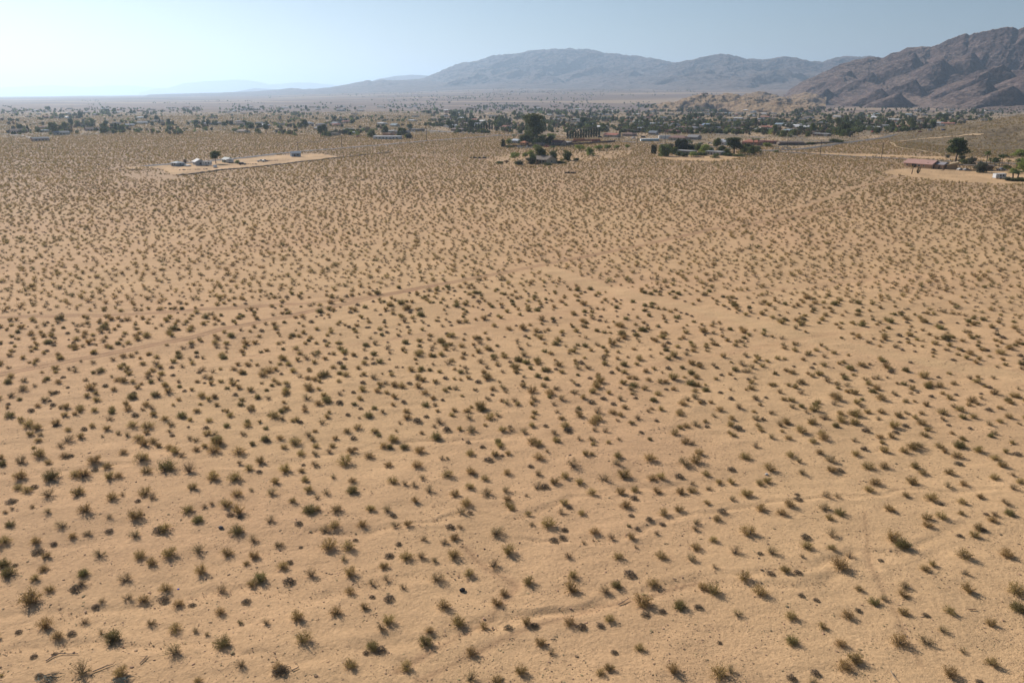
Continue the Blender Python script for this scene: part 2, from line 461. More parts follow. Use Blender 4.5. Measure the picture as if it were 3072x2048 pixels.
# roads: sheets draped on the ground
def strip(name, pts, hw, m, dz, label=None, n=160):
    pts = np.array(pts); seg = np.hypot(*np.diff(pts, axis=0).T); cum = np.r_[0, np.cumsum(seg)]
    t = np.linspace(0, cum[-1], n)
    c = np.stack([np.interp(t, cum, pts[:, 0]), np.interp(t, cum, pts[:, 1])], 1)
    k = np.ones(9) / 9; cp = np.pad(c, ((4, 4), (0, 0)), 'edge')
    c[4:-4] = np.stack([np.convolve(cp[:, i], k, 'valid') for i in (0, 1)], 1)[4:-4]
    tg = np.gradient(c, axis=0); tg /= np.hypot(tg[:, 0], tg[:, 1])[:, None]; nm = np.stack([-tg[:, 1], tg[:, 0]], 1)
    V = []
    for o in (-hw, -hw / 2, 0, hw / 2, hw):
        p = c + nm * o; V.append(np.c_[p, HT(p[:, 0], p[:, 1]) + dz])
    V = np.stack(V, 1); idx = np.arange(n * 5).reshape(n, 5)
    Fq = np.stack([idx[:-1, :-1], idx[1:, :-1], idx[1:, 1:], idx[:-1, 1:]], -1).reshape(-1, 4)[:, ::-1]
    o = link(name, np_mesh(name, V.reshape(-1, 3), Fq, [m], None, True))
    tag(o, kind='structure'); return c, nm
asph = mat("asphalt", (0.115, 0.105, 0.10), 0.9, 0.12, 0.4)
for i, (k, (pts, hw)) in enumerate(RDW.items()): 
    strip(k, pts, hw, asph, 0.22 + 0.03 * i)
line_m = mat("road_paint", (0.42, 0.33, 0.12), 0.8, 0.1)
for nm_ in ('main_road', 'branch_road'):
    strip("centre_line", RDW[nm_][0], 0.12, line_m, 0.32)
# far town streets seen as pale strips
street = mat("street_asphalt", (0.25, 0.21, 0.18), 0.9, 0.1, 0.3)
for k, (a, hw) in enumerate([([(700, 372), (900, 376), (1060, 383), (1200, 386), (1400, 399)], 5.0), ([(1800, 372), (2000, 378), (2200, 385), (2500, 388)], 4.0),
                             ([(1500, 352), (1900, 362), (2300, 372), (2700, 380)], 4.0), ([(20, 402), (90, 412), (110, 418)], 5), ([(280, 385), (310, 398), (420, 395)], 4),
                             ([(2000, 392), (2150, 402), (2300, 415)], 4.0)]):
    strip("street", wpts(a), hw, street, 0.30)

# dirt berm along the lower edge of the cleared lot
def berm():
    pts = np.array(DIRT_EDGE); n = 240
    seg = np.hypot(*np.diff(pts, axis=0).T); cum = np.r_[0, np.cumsum(seg)]; t = np.linspace(0, cum[-1], n)
    c = np.stack([np.interp(t, cum, pts[:, 0]), np.interp(t, cum, pts[:, 1])], 1)
    tg = np.gradient(c, axis=0); tg /= np.hypot(tg[:, 0], tg[:, 1])[:, None]; nm = np.stack([-tg[:, 1], tg[:, 0]], 1)
    V = []
    for o, h in ((-1.6, -.2), (-.8, .7), (0, .95), (.8, .65), (1.6, -.2)):
        p = c + nm * (o + 0.3 * noise(t / 4, t * 0, 5)[:, None]); hh = h * (0.75 + 0.5 * noise(t / 3, t * 0 + o, 9)) if h > 0 else h
        V.append(np.c_[p, H(p[:, 0], p[:, 1]) + hh])
    V = np.stack(V, 1); idx = np.arange(n * 5).reshape(n, 5)
    Fq = np.stack([idx[:-1, :-1], idx[1:, :-1], idx[1:, 1:], idx[:-1, 1:]], -1).reshape(-1, 4)[:, ::-1]
    o = link("dirt_berm", np_mesh("dirt_berm", V.reshape(-1, 3), Fq, [mat("berm_soil", (0.16, 0.115, 0.075), .95, .3, 0.6)], None, True))
    tag(o, kind='structure')
berm()

# ---------------------------------------------------------------- hills and mountains
def rock_mat(name, c1, c2, c3, scale, bstr=0.6, bd=8.0):
    m = bpy.data.materials.new(name); m.use_nodes = True; N = m.node_tree.nodes; L = m.node_tree.links
    b = N["Principled BSDF"]; b.inputs["Roughness"].default_value = 0.95; b.inputs["Specular IOR Level"].default_value = 0.1
    g = N.new("ShaderNodeNewGeometry")
    n1 = N.new("ShaderNodeTexNoise"); n1.inputs["Scale"].default_value = scale; n1.inputs["Detail"].default_value = 8; n1.inputs["Roughness"].default_value = .62
    n2 = N.new("ShaderNodeTexNoise"); n2.inputs["Scale"].default_value = scale * 7; n2.inputs["Detail"].default_value = 6
    for n in (n1, n2): L.new(g.outputs["Position"], n.inputs["Vector"])
    r = N.new("ShaderNodeValToRGB"); r.color_ramp.elements[0].position = 0.38; r.color_ramp.elements[0].color = (*c1, 1)
    r.color_ramp.elements[1].position = 0.62; r.color_ramp.elements[1].color = (*c2, 1)
    L.new(n1.outputs[0], r.inputs[0])
    # flatter faces carry pale drifted soil
    sp = N.new("ShaderNodeSeparateXYZ"); L.new(g.outputs["Normal"], sp.inputs[0])
    mr = N.new("ShaderNodeMapRange"); mr.inputs[1].default_value = 0.86; mr.inputs[2].default_value = 0.985; L.new(sp.outputs[2], mr.inputs[0])
    mx = N.new("ShaderNodeMix"); mx.data_type = 'RGBA'; L.new(mr.outputs[0], mx.inputs[0]); L.new(r.outputs[0], mx.inputs[6]); mx.inputs[7].default_value = (*c3, 1)
    mr3 = N.new("ShaderNodeMapRange"); mr3.inputs[1].default_value = .3; mr3.inputs[2].default_value = .7; mr3.inputs[3].default_value = .68; mr3.inputs[4].default_value = 1.3
    L.new(n2.outputs[0], mr3.inputs[0])
    vm = N.new("ShaderNodeVectorMath"); vm.operation = 'SCALE'; L.new(mx.outputs[2], vm.inputs[0]); L.new(mr3.outputs[0], vm.inputs["Scale"])
    L.new(vm.outputs[0], b.inputs["Base Color"])
    bp = N.new("ShaderNodeBump"); bp.inputs["Strength"].default_value = bstr; bp.inputs["Distance"].default_value = bd
    L.new(n2.outputs[0], bp.inputs["Height"]); L.new(bp.outputs[0], b.inputs["Normal"])
    return m

def grid_obj(name, X, Y, Z, m):
    r, c = X.shape; idx = np.arange(r * c).reshape(r, c)
    Fq = np.stack([idx[:-1, :-1], idx[:-1, 1:], idx[1:, 1:], idx[1:, :-1]], -1).reshape(-1, 4)
    o = link(name, np_mesh(name, np.stack([X, Y, Z], -1).reshape(-1, 3), Fq, [m], None, True))
    tag(o, kind='structure'); return o

def mountain(name, crest, D, front, back, m, seed, nc=700, nr=220, spur=420.0, carve=0.55, cones=(), zbase=None, rough=1.0, fine=1.0):
    cp = np.array(crest, float); pxs = np.linspace(cp[0, 0], cp[-1, 0], nc)
    rows = np.interp(pxs, cp[:, 0], cp[:, 1])
    Dv = np.interp(pxs, [p for p, _ in D], [d for _, d in D])
    a = (pxs - 1536) * math.cos(PITCH) / F
    t = np.r_[np.linspace(0, 1, nr), np.linspace(1, 2, nr // 4)[1:]]
    dist = np.where(t[:, None] <= 1, Dv[None] - front * (1 - t[:, None]), Dv[None] + back * (t[:, None] - 1))
    Yy = dist / np.hypot(1, a)[None]; X = a[None] * Yy
    zc = zrow(Dv / np.hypot(1, a), rows)
    g = H(X, Yy) if zbase is None else np.full(X.shape, float(zbase))
    hc = np.maximum(zc[None] - g, 0)
    tt = t[:, None]
    prof = np.where(tt <= 1, 0.16 * tt + 0.84 * tt ** 1.45, np.maximum(0, 1 - 0.9 * (tt - 1)))
    # spurs: ridges running down slope, bending with a warp
    wx = X + spur * 0.55 * fbm(X / (spur * 2.2), Yy / (spur * 2.2), 3, seed) + (Dv[None] - dist) * 0.45
    n = ridged(wx / spur, (Yy + spur * .3 * noise(X / spur, Yy / spur, seed + 3)) / (spur * 2.6), 5, seed + 1, 0.52)
    c = carve * np.where(tt <= 1, np.sin(np.pi * np.clip(tt, 0, 1) ** 0.8) ** 0.8 * 0.92 + 0.02, 0.15)
    z = hc * prof * (1 - c * np.clip(1.25 * (1 - n), 0, 1.0))
    for (px, row, dd, sl) in cones:
        aa = (px - 1536) * math.cos(PITCH) / F; cy = dd / math.hypot(1, aa); cx = aa * cy
        cz = zrow(cy, row)
        ang = np.arctan2(Yy - cy, X - cx); r = np.hypot(X - cx, Yy - cy)
        rr = r * sl * np.clip(1 + 0.15 * np.cos(ang * 3 + seed + px) + 0.55 * np.cos(ang + .6) + 0.5 * fbm(X / (spur * .6) + px, Yy / (spur * .6), 4, seed + 7), 0.72, 2)
        z = np.maximum(z, cz - rr - g)
    amp = np.sqrt(np.clip(z, 0, None)) * 1.15 * rough
    z = z + amp * (ridged(X / (spur * .22), Yy / (spur * .3), 4, seed + 11, .55) - .62) * 1.6 * fine * np.where(np.abs(tt - 1) < .03, .35, 1)
    z = z + amp * .22 * (ridged(X / (spur * .07), Yy / (spur * .09), 3, seed + 19, .6) - .6) * 1.6
    edge = np.minimum(sstep(0, 0.03, np.linspace(0, 1, nc)), sstep(0, 0.03, np.linspace(1, 0, nc)))[None]
    Z = g + z * edge - 12 * (1 - np.clip(z / 12, 0, 1)) - 4
    return grid_obj(name, X, Yy, Z, m)

rk_b = rock_mat("brown_rock", (0.044, 0.030, 0.029), (0.118, 0.080, 0.070), (0.20, 0.142, 0.112), 0.008, 1.0, 14)
rk_c = rock_mat("far_rock", (0.024, 0.019, 0.021), (0.072, 0.053, 0.049), (0.15, 0.115, 0.098), 0.0022, .5, 20)
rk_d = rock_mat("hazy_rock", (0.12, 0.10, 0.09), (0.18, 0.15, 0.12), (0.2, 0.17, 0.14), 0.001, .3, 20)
rk_h = rock_mat("hillside_scree", (0.105, 0.078, 0.052), (0.165, 0.125, 0.080), (0.185, 0.140, 0.088), 0.035, .8, 1.2)
rk_t = rock_mat("sandy_rock", (0.105, 0.072, 0.052), (0.24, 0.165, 0.105), (0.34, 0.235, 0.14), 0.022, .7, 3.5)

mountain("brown_mountains", [(2330, 292), (2397, 246), (2460, 214), (2508, 192), (2549, 177), (2570, 174), (2593, 168), (2630, 170), (2656, 159), (2680, 152), (2701, 142), (2725, 139), (2745, 135), (2771, 138), (2812, 118), (2840, 108), (2864, 97), (2879, 101), (2900, 95), (2927, 88), (2950, 80), (2968, 75), (3001, 77), (3019, 86), (3030, 80), (3045, 75), (3072, 73), (3150, 60), (3300, 85), (3500, 100), (3700, 120)],
         [(2330, 4900), (2600, 5000), (3072, 4900), (3700, 4500)], 1700, 1500, rk_b, 101, nc=1000, nr=360, spur=820, carve=1.0,
         cones=[(2812, 172, 4350, .62), (2723, 158, 4600, .7), (2608, 216, 4350, .60), (2545, 205, 4600, .6), (2997, 190, 3950, .58), (2956, 235, 3650, .62), (3034, 250, 3500, .6), (2700, 275, 3500, .5), (2900, 150, 4500, .7), (2740, 232, 3900, .62), (2640, 262, 3700, .6), (3100, 205, 3800, .6), (2480, 262, 4100, .6)])
mountain("great_blue_mountain", [(960, 282), (1000, 266), (1084, 250), (1145, 243), (1200, 241), (1272, 234), (1306, 219), (1340, 205), (1379, 188), (1413, 183), (1455, 174), (1481, 164), (1515, 159), (1540, 159), (1583, 151), (1625, 148), (1668, 145), (1710, 144), (1740, 146), (1774, 146), (1808, 156), (1880, 162), (1931, 171), (1974, 177), (2016, 187), (2072, 200), (2150, 225), (2230, 262)],
         [(960, 12500), (1700, 13000), (2230, 12000)], 4200, 2500, rk_c, 203, nc=800, nr=260, spur=1400, carve=0.72, rough=1.7,
         cones=[(1800, 196, 11200, .33), (1560, 205, 11000, .30), (1900, 212, 10600, .33), (1650, 222, 10400, .3)])
mountain("blue_range", [(1930, 262), (1974, 215), (2016, 188), (2072, 176), (2135, 161), (2174, 159), (2200, 167), (2230, 175), (2278, 178), (2333, 169), (2378, 170), (2419, 181), (2456, 184), (2482, 174), (2515, 167), (2586, 167), (2700, 175), (2900, 200)],
         [(1930, 10800), (2900, 10500)], 3200, 2500, rk_c, 307, nc=600, nr=220, spur=1000, carve=0.78, rough=1.5,
         cones=[(2300, 212, 8800, .33), (2350, 203, 9000, .34), (2120, 206, 9300, .33), (2260, 222, 8500, .3)])
mountain("low_hills", [(420, 284), (560, 280), (700, 276), (761, 274), (836, 268), (877, 263), (911, 267), (952, 265), (999, 260), (1040, 253), (1084, 244), (1105, 239), (1118, 242), (1145, 238), (1176, 240), (1261, 239), (1330, 246), (1430, 262)],
         [(420, 12800), (1430, 10800)], 2600, 1800, rk_c, 411, nc=500, nr=110, spur=800, carve=0.45, rough=1.2)
mountain("green_ridge", [(640, 286), (720, 273), (768, 264), (836, 268), (960, 268), (1060, 262), (1139, 236), (1193, 227), (1234, 224), (1285, 226), (1360, 240), (1450, 262)],
         [(640, 20000), (1450, 19000)], 3500, 2000, rk_c, 503, nc=400, nr=80, spur=1500, carve=0.4)
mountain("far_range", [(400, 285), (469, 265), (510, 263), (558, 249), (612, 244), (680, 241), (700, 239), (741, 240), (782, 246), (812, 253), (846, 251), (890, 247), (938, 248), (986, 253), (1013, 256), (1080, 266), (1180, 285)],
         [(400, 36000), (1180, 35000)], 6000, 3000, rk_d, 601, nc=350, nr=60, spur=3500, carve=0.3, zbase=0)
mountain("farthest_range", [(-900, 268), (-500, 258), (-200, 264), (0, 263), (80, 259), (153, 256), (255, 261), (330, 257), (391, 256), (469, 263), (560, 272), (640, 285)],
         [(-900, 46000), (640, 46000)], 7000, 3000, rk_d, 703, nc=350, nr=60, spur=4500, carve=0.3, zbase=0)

xs = np.linspace(215, 1250, 420); ys_ = np.linspace(545, 1290, 330); X, Y = np.meshgrid(xs, ys_)
hz = hill_right(X, Y); hz = np.where(hz < H(X, Y) + .2, H(X, Y) - 1.5, hz)
grid_obj("dark_hillside", X, Y, hz, rk_h)
def tank_patch():
    pxs = np.linspace(1950, 2480, 420); d = np.linspace(2350, 4150, 260)
    a = (pxs - 1536) * math.cos(PITCH) / F
    Y = d[:, None] / np.hypot(1, a)[None]; X = a[None] * Y
    z = hill_tank(X, Y); grid_obj("rocky_hills", X, Y, np.where(z < H(X, Y) + .6, H(X, Y) - 4, z), rk_t)
tank_patch()
# foot track across the dark hillside
strip("dirt_track", [tuple(P(a, b)[:2]) for a, b in [(2675, 428), (2685, 440), (2705, 445), (2735, 449), (2765, 453), (2800, 460), (2830, 467)]], 1.7, mat("track_sand", (0.50, 0.35, 0.21), .95, .08), 0.45, n=120)
strip("dirt_track", [tuple(P(a, b)[:2]) for a, b in [(2680, 425), (2760, 418), (2860, 411), (2950, 404)]], 2.2, MATS["track_sand"], 0.45, n=120)
# ---------------------------------------------------------------- desert bushes
leaf_c = leaf_mat("creosote_leaf", (0.30, 0.208, 0.080), (0.44, 0.315, 0.130), rnd=0.20, trans=.5)
leaf_g = leaf_mat("green_shrub_leaf", (0.20, 0.17, 0.062), (0.30, 0.245, 0.095), rnd=0.18, trans=.4)
leaf_s = leaf_mat("straw_leaf", (0.34, 0.25, 0.125), (0.46, 0.34, 0.18), rnd=0.15, trans=.4)
leaf_d = leaf_mat("grey_shrub_leaf", (0.115, 0.095, 0.068), (0.19, 0.155, 0.11), rnd=0.2, trans=.3)
twig = mat("bush_twig", (0.19, 0.15, 0.105), .9, .2, 4)
twig_d = mat("dead_twig", (0.085, 0.062, 0.046), .9, .2, 4)

def quad_leaves(C, size, rng, up=0.3):
    n = len(C)
    a = rng.normal(size=(n, 3)); a /= np.linalg.norm(a, axis=1)[:, None]
    b = rng.normal(size=(n, 3)); b = np.cross(a, b); b /= np.linalg.norm(b, axis=1)[:, None]
    s = size * rng.uniform(.6, 1.35, (n, 1))
    V = np.stack([C - a * s, C + b * s * .75, C + a * s, C - b * s * .75], 1).reshape(-1, 3)
    return V, np.arange(4 * n).reshape(n, 4)

def bush_geo(rng, nst, per, size, spread, dense, flat=0.0, lean=(0, 0), tube_n=3, r0=0.014):
    """stems fan out of one base, leaves sit in small sprays on the outer stems. returns (Vs,Fs),(Vl,Fl) ~1 m wide"""
    sv, sf, cl = [], [], []
    for i in range(nst):
        az_ = rng.uniform(0, 2 * math.pi); t = rng.uniform(0.05, 1) ** .6 * spread
        L = rng.uniform(.78, 1.02) * (1 - 0.10 * t)
        d = np.array([math.cos(az_) * math.sin(t) + lean[0], math.sin(az_) * math.sin(t) + lean[1], math.cos(t) * (1 - flat)])
        side = rng.normal(size=3) * .09
        p0 = np.array([math.cos(az_), math.sin(az_), 0]) * rng.uniform(0, .06)
        ks = np.array([0, .35, .7, 1.0])
        pts = p0 + d[None] * (L * ks)[:, None] * .62 + side[None] * (ks ** 2)[:, None]
        pts[:, 2] += .03 * 0
        rr = r0 * np.array([1, .75, .5, .25])
        b = len(sv) * 1
        base = sum(len(a) for a in sv)
        ring = []
        for k in range(4):
            e1 = np.array([-math.sin(az_), math.cos(az_), 0]); e2 = np.cross(d / np.linalg.norm(d), e1)
            for j in range(tube_n):
                th = 2 * math.pi * j / tube_n
                ring.append(pts[k] + (e1 * math.cos(th) + e2 * math.sin(th)) * rr[k])
        sv.append(np.array(ring))
        for k in range(3):
            for j in range(tube_n):
                j2 = (j + 1) % tube_n
                sf.append((base + k * tube_n + j, base + k * tube_n + j2, base + (k + 1) * tube_n + j2, base + (k + 1) * tube_n + j))
        q = rng.uniform(.38, 1.0, per) ** .8
        c = p0 + d[None] * (L * q)[:, None] * .62 + side[None] * (q ** 2)[:, None]
        c = c + rng.normal(size=(per, 3)) * .055 * dense
        cl.append(c)
    Vl, Fl = quad_leaves(np.concatenate(cl), size, rng)
    Vl[:, 2] = np.maximum(Vl[:, 2], 0.01)
    return (np.concatenate(sv), np.array(sf)), (Vl, Fl)

def dome_geo(rng, n, size, nst):
    """dense low rounded shrub"""
    u = rng.normal(size=(n, 3)); u /= np.linalg.norm(u, axis=1)[:, None]; u[:, 2] = np.abs(u[:, 2])
    r = rng.uniform(.55, 1, (n, 1)) ** .5
    lump = 1 + .22 * np.sin(u[:, :1] * 5 + 1) * np.cos(u[:, 1:2] * 4)
    C = u * r * lump * np.array([[.5, .5, .42]])
    Vl, Fl = quad_leaves(C, size, rng); Vl[:, 2] = np.maximum(Vl[:, 2], 0.01)
    (sv, sf), (V2, F2) = bush_geo(rng, max(nst, 5), max(2, n // 60), size, 1.2, 1.2)
    V2 = V2 * np.array([[.95, .95, .85]])
    k = int(n * .55); Vl, Fl = Vl[:4 * k], Fl[:k]
    return (sv * np.array([[.95, .95, .85]]), sf), (np.concatenate([Vl, V2]), np.concatenate([Fl, F2 + len(Vl)]))

PROTO = {}   # kind -> list of (stem mesh, leaf mesh)
def mk(kind, n, fn, sm, lm):
    L = []
    for i in range(n):
        rng = np.random.default_rng(1000 + 37 * i + sum(map(ord, kind)))
        (sv, sf), (lv, lf) = fn(rng)
        L.append((np_mesh(kind + "_stems", sv, sf, [sm]), np_mesh(kind + "_foliage", lv, lf, [lm])))
    PROTO[kind] = L
mk('c', 6, lambda r: bush_geo(r, int(r.integers(42, 60)), 24, .024, r.uniform(1.15, 1.4), 1.15, lean=r.normal(size=2) * .12), twig, leaf_c)
mk('g', 3, lambda r: bush_geo(r, int(r.integers(55, 70)), 26, .026, 1.35, 1.2), twig, leaf_g)
mk('s', 4, lambda r: bush_geo(r, int(r.integers(34, 48)), 17, .023, r.uniform(1.05, 1.3), 1.05, lean=r.normal(size=2) * .16), twig, leaf_s)
mk('d', 3, lambda r: dome_geo(r, 1200, .026, 26), twig_d, leaf_d)
mk('b', 2, lambda r: bush_geo(r, 26, 3, .018, 1.35, 1.2, flat=.45), twig_d, leaf_d)

# foreground bushes read off the photograph: kind, x, y (foot of the bush), width, in tile pixels
TILES = {
'A': (0, 1500, 2.861, "s110,75,40 s285,60,50 s415,105,70 c735,95,120 g90,215,75 c45,110,40 s545,225,100 s925,155,60 c1165,150,130 c1615,95,100 g1700,180,90 c45,360,90 c305,365,85 d460,380,60 c620,320,75 s755,300,80 d935,270,75 s1165,310,100 d1360,270,110 c1415,260,110 s1760,60,50 s1820,35,50 d320,450,110 c400,490,80 s860,480,110 c1200,490,110 c1300,545,95 c1460,470,120 s1700,430,120 g30,560,100 g75,640,110 d130,560,50 c375,600,90 c305,680,80 g720,640,90 s1085,690,110 c1730,620,110 c425,775,85 d650,765,105 s700,720,80 b785,725,30 c1420,770,100 c255,880,170 s1090,850,90 c1235,865,100 d1405,855,95 c1530,905,95 d1650,905,70 s880,870,70 d820,915,70 b515,930,45 c385,1090,130 s710,1060,80 s1290,1060,80 d160,1135,65 c495,1180,105 d615,1150,80 s870,1150,60 g970,1195,140 c1505,1115,110 s1670,1130,60 s1775,1155,50 s1505,1310,150 d290,1345,65 d470,1320,45 d335,1510,75 s700,1490,170 c1040,1490,120 c1700,1560,80 c10,1510,40"),
'B': (650, 1500, 2.861, "c75,50,100 c185,105,110 d115,130,70 d200,145,50 g165,275,115 s455,190,90 c655,15,70 g800,95,110 c865,85,60 c1030,90,100 d705,205,75 s935,265,90 c1005,230,100 c1325,85,80 s1465,90,90 d1515,135,60 c1245,220,90 s1540,225,90 s325,360,100 c85,465,105 c320,490,90 c255,550,60 s525,390,85 d720,405,40 c960,410,130 c1130,415,110 d1190,345,50 s1085,515,70 d1560,380,60 d1480,485,85 c1440,575,80 c570,580,95 d625,535,60 g370,690,110 c300,730,80 d620,705,110 s815,650,110 c1140,640,115 s1330,720,75 s1460,690,70 s30,780,100 d255,875,85 c1140,790,90 d1335,835,60 d1480,855,100 c30,970,90 s205,1050,60 s425,1060,70 c690,1010,110 b865,1025,50 c1025,970,105 c1265,925,80 c1470,1050,110 s1420,1100,90 g45,1235,125 c745,1205,130 g1330,1270,110 d1280,1310,60 d1410,1290,100 s215,1420,90 d550,1470,150 c530,1450,110 c1150,1430,110"),
'C': (1200, 1500, 2.861, "c130,10,70 c570,40,100 s520,105,90 d600,110,50 c930,55,80 c960,80,60 c1100,125,60 c1405,35,75 d1455,70,60 s1385,120,75 c1560,120,65 b180,105,45 c65,215,75 d430,235,80 s525,235,60 s815,290,120 c1270,220,120 d1410,260,65 s1135,215,50 c1665,280,90 s1820,330,70 s1580,370,45 s190,340,70 s385,370,70 c470,330,80 b535,400,40 d1320,350,85 d1395,325,70 c50,500,110 s180,490,90 s300,525,70 c460,490,115 c925,450,120 s800,570,110 s1455,485,80 c1875,495,90 c590,640,90 s310,680,120 c1105,710,100 c1480,660,95 c1465,770,130 c830,890,100 c890,810,80 c375,920,120 s1765,790,100 g1860,740,90 s30,760,70 c500,1070,120 c255,1130,80 g215,1230,110 c715,1090,80 d930,1100,80 c1080,1060,90 d1155,1080,80 c1455,1060,100 d1560,1090,90 c1795,1030,90 d1720,1080,75 c1200,1230,95 s1290,1320,70 c610,1320,110 d1840,1310,70 c50,1440,110 c1035,1480,110 s600,1545,120 c835,1560,110 c1720,1490,80 c1800,1450,90"),
'D': (1850, 1500, 2.861, "c75,60,100 d125,135,55 d280,170,70 c400,120,85 c530,90,85 d390,210,60 g105,225,35 d175,245,50 c125,325,75 s345,290,50 s165,410,45 c770,30,60 d905,105,90 c860,170,75 s675,200,70 s670,250,70 c1240,80,90 c1480,50,95 c1420,120,90 c830,350,70 c1130,290,130 s1010,455,105 c680,415,95 c380,490,100 s635,515,95 s1325,450,110 d1230,460,60 d110,640,110 d1320,635,80 c1450,610,85 d1555,625,80 s850,585,60 c315,730,110 c1095,670,110 c740,760,90 c830,790,120 c1225,800,120 c215,890,150 d245,990,80 d395,955,65 g545,920,105 d700,920,80 s1045,985,90 c1500,1010,105 g1500,1220,110 c200,1280,90 d880,1225,50 c480,1470,110 c880,1500,150 s985,1480,90 d1500,1530,90"),
'E': (2400, 1500, 2.861, "s220,80,100 g345,120,85 c250,160,75 b30,135,40 c770,90,90 d1210,40,50 c1380,120,60 s1670,130,75 g1790,120,80 d1600,125,50 c1650,180,80 c1090,160,90 c1090,225,90 c1210,150,90 c1530,250,90 d1570,260,70 c1490,310,80 d1370,310,60 b1325,360,35 s270,310,110 d50,325,90 c60,410,100 c275,420,80 s420,490,80 s20,490,50 c790,340,130 g870,400,120 c340,575,150 d690,520,55 c1410,490,120 c1770,475,110 c1075,600,90 c1140,560,70 s1400,630,70 c505,770,70 g635,880,90 s710,850,70 s910,750,100 c880,820,95 c1440,780,110 c1850,790,150 d10,820,60 d140,860,60 c405,1000,110 d500,950,65 c880,970,90 d1080,990,70 c1280,960,100 g1860,940,120 c190,1090,80 c1640,1070,90 s1220,1120,95 c350,1240,100 c850,1230,140 s1090,1230,130 s1400,1300,75 c460,1380,120 c380,1440,140 d130,1490,90 c1650,1410,110 c1280,1500,130 d1540,1560,70 s100,1560,100"),
'F': (0, 1350, 2.94, "c10,75,70 g15,130,70 s180,115,110 c345,50,110 c425,120,70 c570,60,80 d625,55,60 c840,105,110 d835,175,65 c945,155,80 c1250,90,120 c1090,30,70 c1545,20,100 s1590,60,70 c1730,5,70 c1890,15,110 c2110,30,110 b2025,35,40 c170,250,110 g450,250,130 c665,225,100 c740,230,110 c960,250,90 c1045,235,80 c1290,195,95 g1470,170,130 s1665,190,120 c1880,250,110 c2075,260,120 s2110,120,60 c2195,170,85 d2285,195,60 c2300,110,90 c160,340,85 c240,365,90 d300,330,75 s435,400,120 c680,390,110 c990,430,110 s1080,395,60 c1280,385,110 d1215,450,55 s1340,430,80 c1700,340,90 c2090,400,95 s2225,355,50 d100,460,100"),
'G': (750, 1350, 2.94, "c450,40,80 s575,35,70 s700,20,60 c900,15,80 c1050,65,90 c840,120,130 c315,185,110 d470,135,45 c455,190,60 s575,130,80 c1220,140,80 b1160,90,30 c1470,145,95 s1690,85,60 b1610,95,40 b1360,80,40 s1745,75,40 c1500,15,90 c1945,40,80 d2105,90,90 c2160,50,80 d2225,50,40 c2275,35,60 b1720,150,50 c220,290,80 s735,240,65 c485,270,75 c900,280,75 c1260,285,90 s1365,305,65 s1445,320,75 s1525,245,70 c1745,230,100 c1950,205,90 c2265,210,80 c2070,260,70 c1935,335,80 c510,360,75 s185,390,100 s670,380,80 s600,425,65 c370,450,80 g905,370,95 s1580,370,90 c1460,440,75 c1810,400,90 d1905,450,100 s2100,390,110 s2250,365,80 c2270,440,80 b1620,500,50"),
'H': (1500, 1350, 2.94, "c340,75,95 d270,145,60 s645,135,130 s410,10,50 c750,40,70 c810,40,50 c1035,65,80 s1010,120,90 c1320,85,110 b1235,125,35 s1630,120,130 c1725,100,110 c1755,35,80 b1605,15,50 c2160,70,100 s340,215,80 c570,240,85 c1085,235,110 s910,260,110 b1220,185,50 c1345,260,90 c1420,250,90 d1580,240,85 c1815,220,75 b1935,170,45 d2040,175,80 b2160,200,45 s325,340,100 d395,330,90 c475,290,90 c700,290,80 c810,385,80 c1060,380,80 c1190,360,80 d1180,430,75 c1380,370,85 c1595,380,90 c1690,365,85 s1685,300,50 s1830,345,60 c1930,295,70 c2040,290,75 c2290,300,80 c2180,400,100 c560,470,110 d615,510,60 s225,405,40 c1100,490,100 c1815,460,80 s2040,440,70 b865,470,40"),
'I': (2250, 1350, 2.861, "c345,50,80 s420,105,70 b370,115,50 c600,30,70 s690,100,100 c905,45,80 c1150,15,80 c1320,15,80 c1670,20,55 c1775,60,90 c1960,10,80 c2105,80,80 c2190,20,60 d2295,40,80 d1790,125,85 c160,170,100 s445,200,80 c695,180,80 d770,180,70 c1010,155,100 c1150,150,80 c1410,150,80 c1480,200,80 c1715,205,85 c2160,140,80 b1375,220,50 c2095,245,80 s2260,220,50 c2320,280,70 c150,275,75 c85,310,70 c1075,290,95 c1380,285,95 s1700,320,80 c1830,300,75 s2250,330,75 c1020,350,85 d410,425,75 s640,390,100 s745,400,70 c1335,395,65 c1560,430,110 c1820,455,75 c1970,410,65 s2195,455,85 d405,385,50"),
}
BUSH = []
for key, (ox, oy, sc, s) in TILES.items():
    for tok in s.split():
        x, y, w = map(float, tok[1:].split(','))
        px, py, w = ox + x / sc, oy + y / sc, w / sc
        if any(b[5] != key and ((b[1] - px) / 18) ** 2 + ((b[2] - py) / 14) ** 2 < 1 for b in BUSH): continue
        BUSH.append([tok[0], px, py, w, 0, key])
for b in BUSH:
    p = P(b[1], b[2]); b[4] = p; b[3] = b[3] * mpp(p)          # width in metres

NEARC = sorted([b for b in BUSH if b[0] in 'cgs'], key=lambda b: -b[3] / mpp(b[4]))
for i, b in enumerate(NEARC): b.append(i < 300)
for b in BUSH:
    if len(b) == 6: b.append(True)

